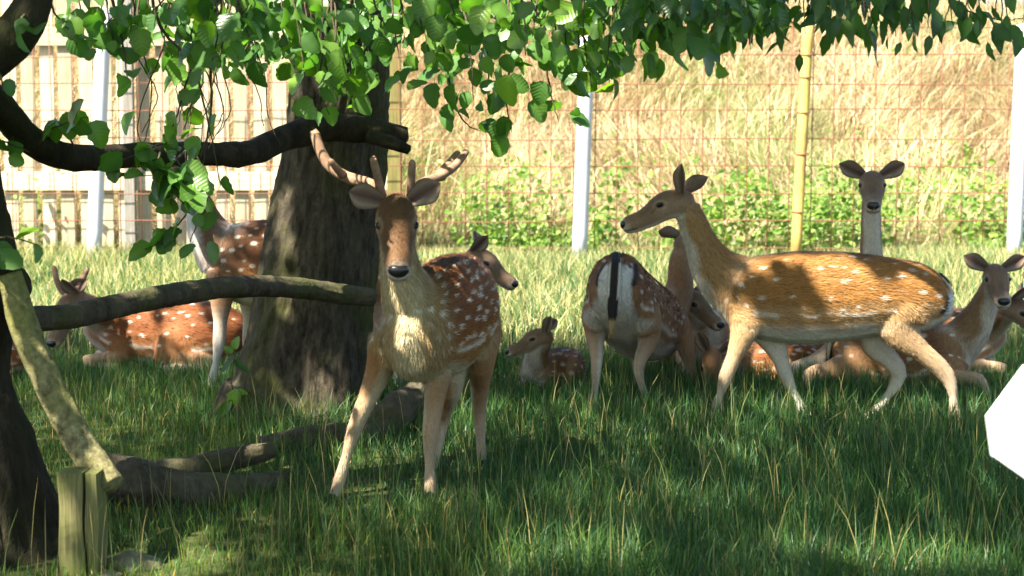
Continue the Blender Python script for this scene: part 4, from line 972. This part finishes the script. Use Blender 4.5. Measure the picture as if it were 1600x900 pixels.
# antlered buck facing the camera
def ant(px_list, Y, r0, r1): return ([P(u, v, Y+dy) for u, v, dy in px_list], r0, r1)
deer('buck', 'antlered spotted buck standing and facing forward beside the stout trunk',
     [(P(722, 440, 7.10), .06, .09), (P(724, 460, 7.02), .125, .175), (P(716, 476, 6.86), .165, .205), (P(703, 488, 6.70), .175, .225), (P(686, 500, 6.54), .165, .225), (P(664, 512, 6.40), .15, .21), (P(646, 526, 6.28), .128, .17), (P(638, 532, 6.20), .09, .12)],
     (P(619, 334, 6.17), P(622, 408, 5.95)),
     [('f', px((604, 525, 6.36), (592, 580, 6.34), (555, 668, 6.31), (530, 752, 6.28), (520, 782, 6.25))), ('f', px((676, 530, 6.42), (682, 590, 6.39), (672, 681, 6.34), (672, 757, 6.3), (672, 788, 6.27))),
      ('h', px((748, 480, 6.98), (752, 552, 6.85), (749, 640, 7.02), (754, 730, 6.94), (755, 757, 6.88))), ('h', px((692, 490, 6.95), (703, 590, 6.80), (692, 655, 6.95), (676, 732, 6.84), (662, 757, 6.76)))],
     BUCK, (-.2, -.98), neck=[(P(654, 505, 6.40), .125, .15), (P(638, 462, 6.29), .098, .12), (P(626, 420, 6.24), .075, .085), (P(621, 378, 6.22), .062, .070), (P(619, 345, 6.22), .052, .06)], hs=1.16,
     ears=[((.90, .1, .50), (.0, -1, .0)), ((-.94, .1, .26), (.0, -1, .0))],
     antlers=[[ant([(594, 312, .05), (590, 300, .06), (578, 288, .08), (543, 277, .12), (518, 262, .14), (503, 240, .15), (493, 213, .16), (493, 206, .16)], 6.2, .0235, .019), ant([(596, 306, .05), (592, 285, .03), (584, 252, .0), (584, 248, 0)], 6.15, .018, .011), ant([(534, 272, .1), (525, 262, .06), (516, 250, .04)], 6.2, .016, .010)],
              [ant([(645, 312, .05), (650, 298, .06), (662, 286, .08), (686, 276, .12), (708, 262, .16), (722, 246, .2), (729, 236, .22)], 6.2, .0235, .012), ant([(641, 306, .05), (642, 288, .03), (644, 258, .0), (645, 253, 0)], 6.15, .018, .011), ant([(688, 274, .14), (703, 256, .22), (716, 239, .28)], 6.2, .022, .014)]],
     voxel=.006, hairs=90000, spots=150, seed=11, tail=True, earl=.112)
# walking doe in profile
W = 8.06
deer('doe', 'golden brown spotted doe walking side-on past the yellow post',
     px_torso([(1480, 438, 486, .05), (1466, 426, 505, .10), (1436, 412, 518, .14), (1390, 402, 520, .16), (1330, 394, 530, .172), (1260, 392, 537, .178), (1205, 396, 532, .165), (1165, 402, 518, .14), (1138, 413, 502, .10), (1122, 430, 482, .06)], W),
     (P(1064, 317, W), P(980, 351, W)),
     [('f', px((1168, 480, W-.08), (1160, 525, W-.09), (1133, 592, W-.08), (1121, 632, W-.08), (1116, 650, W-.08))), ('f', px((1185, 490, W+.08), (1212, 540, W+.08), (1229, 590, W+.07), (1254, 640, W+.06), (1268, 660, W+.05))),
      ('h', px((1432, 455, W-.07), (1404, 512, W-.085), (1478, 585, W-.08), (1492, 645, W-.08), (1499, 668, W-.08))), ('h', px((1425, 455, W+.08), (1372, 530, W+.10), (1404, 586, W+.08), (1362, 648, W+.07), (1346, 668, W+.06)))],
     GOLD, (-1, 0), neck=[(P(1152, 448, W), .095, .155), (P(1118, 420, W), .078, .118), (P(1098, 385, W), .060, .082), (P(1083, 350, W), .050, .068), (P(1073, 325, W), .046, .062)], hs=1.0,
     ears=[((-.04, -.25, 1), (-.8, -.6, 0)), ((1, .02, .62), (-.3, .9, .3))], earl=.152, voxel=.006, hairs=90000, spots=85, seed=12, spot_r=.0068,
     tailpts=px((1466, 430, W), (1481, 448, W), (1481, 475, W), (1470, 490, W)))
# doe seen from behind
deer('doe', 'doe seen from behind showing white rump and hanging black tail', 
     [(P(962, 424, 8.30), .06, .085), (P(963, 446, 8.38), .135, .175), (P(968, 462, 8.55), .162, .20), (P(984, 484, 8.78), .188, .215), (P(1005, 500, 9.0), .185, .215), (P(1030, 506, 9.2), .15, .19), (P(1050, 502, 9.33), .10, .14)],
     (P(1070, 382, 9.37), P(1128, 402, 9.5)),
     [('h', px((937, 468, 8.47), (930, 515, 8.56), (932, 572, 8.33), (927, 632, 8.38), (925, 650, 8.42))), ('h', px((998, 468, 8.50), (1014, 522, 8.60), (998, 574, 8.40), (1010, 625, 8.45), (1014, 644, 8.48))),
      ('f', px((1062, 500, 9.2), (1072, 545, 9.15), (1082, 585, 9.15), (1085, 622, 9.15), (1085, 636, 9.15))), ('f', px((1012, 520, 9.2), (1000, 560, 9.15), (998, 595, 9.15), (1004, 628, 9.15), (1006, 640, 9.15)))],
     DOE, (.25, .97), neck=[(P(1046, 495, 9.25), .10, .13), (P(1062, 450, 9.32), .075, .09), (P(1062, 412, 9.35), .058, .065), (P(1068, 388, 9.37), .048, .052)], hs=.98,
     ears=[((-.9, -.3, .25), (-.1, .8, .5)), ((.5, .6, .6), (.5, .6, .2))], voxel=.0058, hairs=50000, spots=110, seed=13,
     tailpts=px((962, 398, 8.33), (961, 420, 8.22), (958, 470, 8.19), (955, 520, 8.20)))
# deer behind the trunk
D_ = 9.12
deer('deer', 'tall pale chested deer standing partly hidden behind the stout trunk',
     px_torso([(622, 372, 428, .06), (608, 355, 450, .12), (575, 344, 474, .155), (520, 340, 486, .172), (460, 341, 487, .172), (400, 343, 480, .158), (358, 350, 468, .125), (335, 362, 452, .085)], D_),
     (P(292, 262, D_-.03), P(264, 300, D_-.24)),
     [('f', px((350, 425, D_-.09), (346, 470, D_-.1), (342, 535, D_-.1), (333, 590, D_-.1), (328, 606, D_-.1))), ('f', px((378, 425, D_+.08), (390, 470, D_+.08), (388, 530, D_+.08), (381, 588, D_+.08), (377, 600, D_+.08))),
      ('h', px((588, 410, D_-.09), (572, 470, D_-.1), (616, 530, D_-.09), (622, 592, D_-.09), (620, 608, D_-.09))), ('h', px((582, 410, D_+.09), (560, 470, D_+.1), (586, 535, D_+.09), (580, 590, D_+.09), (576, 604, D_+.09)))],
     dict(BUCK, throat=(.52, .50, .47), neck=(.13, .07, .038), leg=(.46, .42, .37), shin=(.50, .47, .42), back=(.135, .055, .022)), (-1, 0), neck=[(P(352, 400, D_), .10, .16), (P(326, 362, D_), .085, .115), (P(312, 325, D_), .065, .085), (P(299, 280, D_), .055, .065)], hs=1.02, hairs=22000, spots=120, seed=14)
# lying buck behind the level log
f_, t_, l_ = lying(X(252, 9.95), 9.95, math.pi-.06, 1.0)
deer('buck', 'buck with short velvet antlers lying behind the long level log', t_, (P(118, 468, 9.62), P(82, 536, 9.46)), l_, RED, f_, lie=True, hs=1.05, hairs=26000, seed=15, spots=75, spot_r=.0068,
     ears=[((-.5, -.5, .6), (-.4, -.8, 0)), ((.8, -.1, .55), (.2, -.9, 0))],
     antlers=[[([P(106, 462, 9.62), P(95, 452, 9.62), P(88, 435, 9.63), P(84, 417, 9.64)], .019, .015)], [([P(122, 460, 9.62), P(121, 452, 9.62), P(128, 438, 9.63), P(136, 421, 9.64)], .021, .015), ([P(121, 455, 9.62), P(116, 450, 9.6)], .016, .012)]])
f_, t_, l_ = lying(X(-42, 9.6), 9.6, math.pi, .62)
deer('fawn', 'reddish fawn lying in the grass beyond the dark leaning tree', t_, (P(-125, 525, 9.55), P(-170, 545, 9.5)), l_, RED, f_, lie=True, hs=.72, voxel=.008, hairs=8000, seed=16, spots=60)
f_, t_, l_ = lying(X(648, 9.75), 9.75, -.1, 1.0)
deer('doe', 'doe peeking out from behind the antlered buck, muzzle turned to the meadow', t_, (P(742, 404, 9.4), P(796, 440, 9.3)), l_, DOE, f_, lie=True, hs=.98, hairs=16000, seed=17, spots=70, voxel=.007,
     ears=[((-.2, .5, .8), (.6, -.6, 0)), ((.60, -.1, .62), (.4, -.9, .1))][::1])
f_, t_, l_ = lying(X(862, 9.15), 9.15, math.pi+.95, .52)
deer('fawn', 'small fawn lying alone in the grass with its head raised', t_, (P(850, 527, 8.95), P(796, 550, 8.9)), l_, FAWN, f_, lie=True, hs=.74, hairs=16000, seed=18, spots=70, voxel=.006, spot_r=.007,
     ears=[((.25, -.3, .9), (-.5, -.8, 0)), ((.75, .3, .6), (-.3, -.9, 0))])
f_, t_, l_ = lying(X(1092, 9.85), 9.85, -math.pi/2+.1, .95)
deer('doe', 'dark eared doe lying between the rear-facing doe and the walking doe', t_, (P(1074, 468, 9.45), P(1124, 508, 9.28)), l_, DOE, f_, lie=True, hs=.95, hairs=14000, seed=19, spots=60)
f_, t_, l_ = lying(X(1205, 9.35), 9.35, math.pi+.1, .56)
deer('fawn', 'fawn with lowered muzzle nibbling grass by the walking doe', t_, (P(1113, 556, 8.95), P(1106, 628, 8.86)), l_, dict(FAWN, back=RED['back'], flank=RED['flank'], head=(.27, .14, .07), face=(.34, .21, .12)), f_, lie=True, hs=.84, hairs=12000, seed=20, spots=60, headup=(0, -1, .2), spot_r=.007,
     ears=[((.8, -.1, .5), (.1, -1, 0)), ((-.45, -.1, .9), (-.2, -1, 0))])
f_, t_, l_ = standing(X(1352, 9.25), 9.25, -math.pi/2+.06, .88)
deer('doe', 'tall doe with upright neck looking straight ahead over the walking doe', t_, (P(1362, 287, 8.80), P(1364, 318, 8.56)), l_, DOE, f_, neck=[(P(1358, 470, 9.02), .095, .13), (P(1361, 425, 8.90), .066, .09), (P(1361, 375, 8.86), .055, .066), (P(1361, 335, 8.85), .050, .058), (P(1362, 300, 8.85), .046, .052)], hs=1.06, hairs=24000, seed=21, spots=60,
     ears=[((.86, .05, .42), (0, -1, 0)), ((-.86, .05, .42), (0, -1, 0))])
deer('doe', 'grey faced doe crouching low behind the hind legs of walking doe',
     [(P(1310, 545, 9.05), .07, .09), (P(1330, 550, 9.03), .13, .15), (P(1375, 560, 8.98), .165, .18), (P(1420, 562, 8.92), .17, .185), (P(1460, 556, 8.86), .15, .17), (P(1490, 548, 8.8), .12, .14), (P(1508, 545, 8.77), .08, .1)],
     (P(1553, 431, 8.70), P(1566, 466, 8.48)),
     [('f', px((1487, 560, 8.72), (1478, 590, 8.68), (1530, 594, 8.6), (1547, 640, 8.58), (1552, 655, 8.56))), ('f', px((1480, 560, 8.9), (1480, 600, 8.95), (1520, 612, 8.95), (1500, 622, 8.95), (1490, 622, 8.95))),
      ('h', px((1345, 545, 8.95), (1325, 572, 8.88), (1264, 588, 8.85), (1278, 628, 8.83), (1286, 644, 8.8))), ('h', px((1335, 545, 9.1), (1300, 562, 9.15), (1236, 582, 9.1), (1250, 625, 9.1), (1262, 634, 9.1)))],
     dict(DOE, back=(.155, .07, .03)), (1, -.25), neck=[(P(1490, 545, 8.84), .10, .125), (P(1519, 512, 8.76), .078, .098), (P(1538, 476, 8.72), .062, .072), (P(1551, 443, 8.72), .052, .056)], hs=1.0, hairs=30000, seed=22, spots=60, lie=True, voxel=.0065,
     ears=[((.86, .05, .42), (.1, -1, 0)), ((-.86, .05, .48), (.0, -1, 0))])
f_, t_, l_ = lying(X(1452, 9.65), 9.65, 0.0, .95)
deer('doe', 'doe lying behind the crouching doe with its muzzle turned aside', t_, (P(1580, 482, 9.25), P(1628, 514, 9.12)), l_, DOE, f_, lie=True, hs=1.0, hairs=14000, seed=23, spots=60, ears=[((.35, .5, .6), (.6, -.4, 0)), ((.5, -.4, .6), (.6, -.8, 0))])
f_, t_, l_ = lying(X(1318, 9.5), 9.5, 0.0, .5)
deer('fawn', 'reddish brown fawn lying curled beneath the walking doe', t_, (P(1398, 575, 9.42), P(1432, 592, 9.35)), l_, RED, f_, lie=True, hs=.7, hairs=9000, seed=24, spots=60, spot_r=.007)
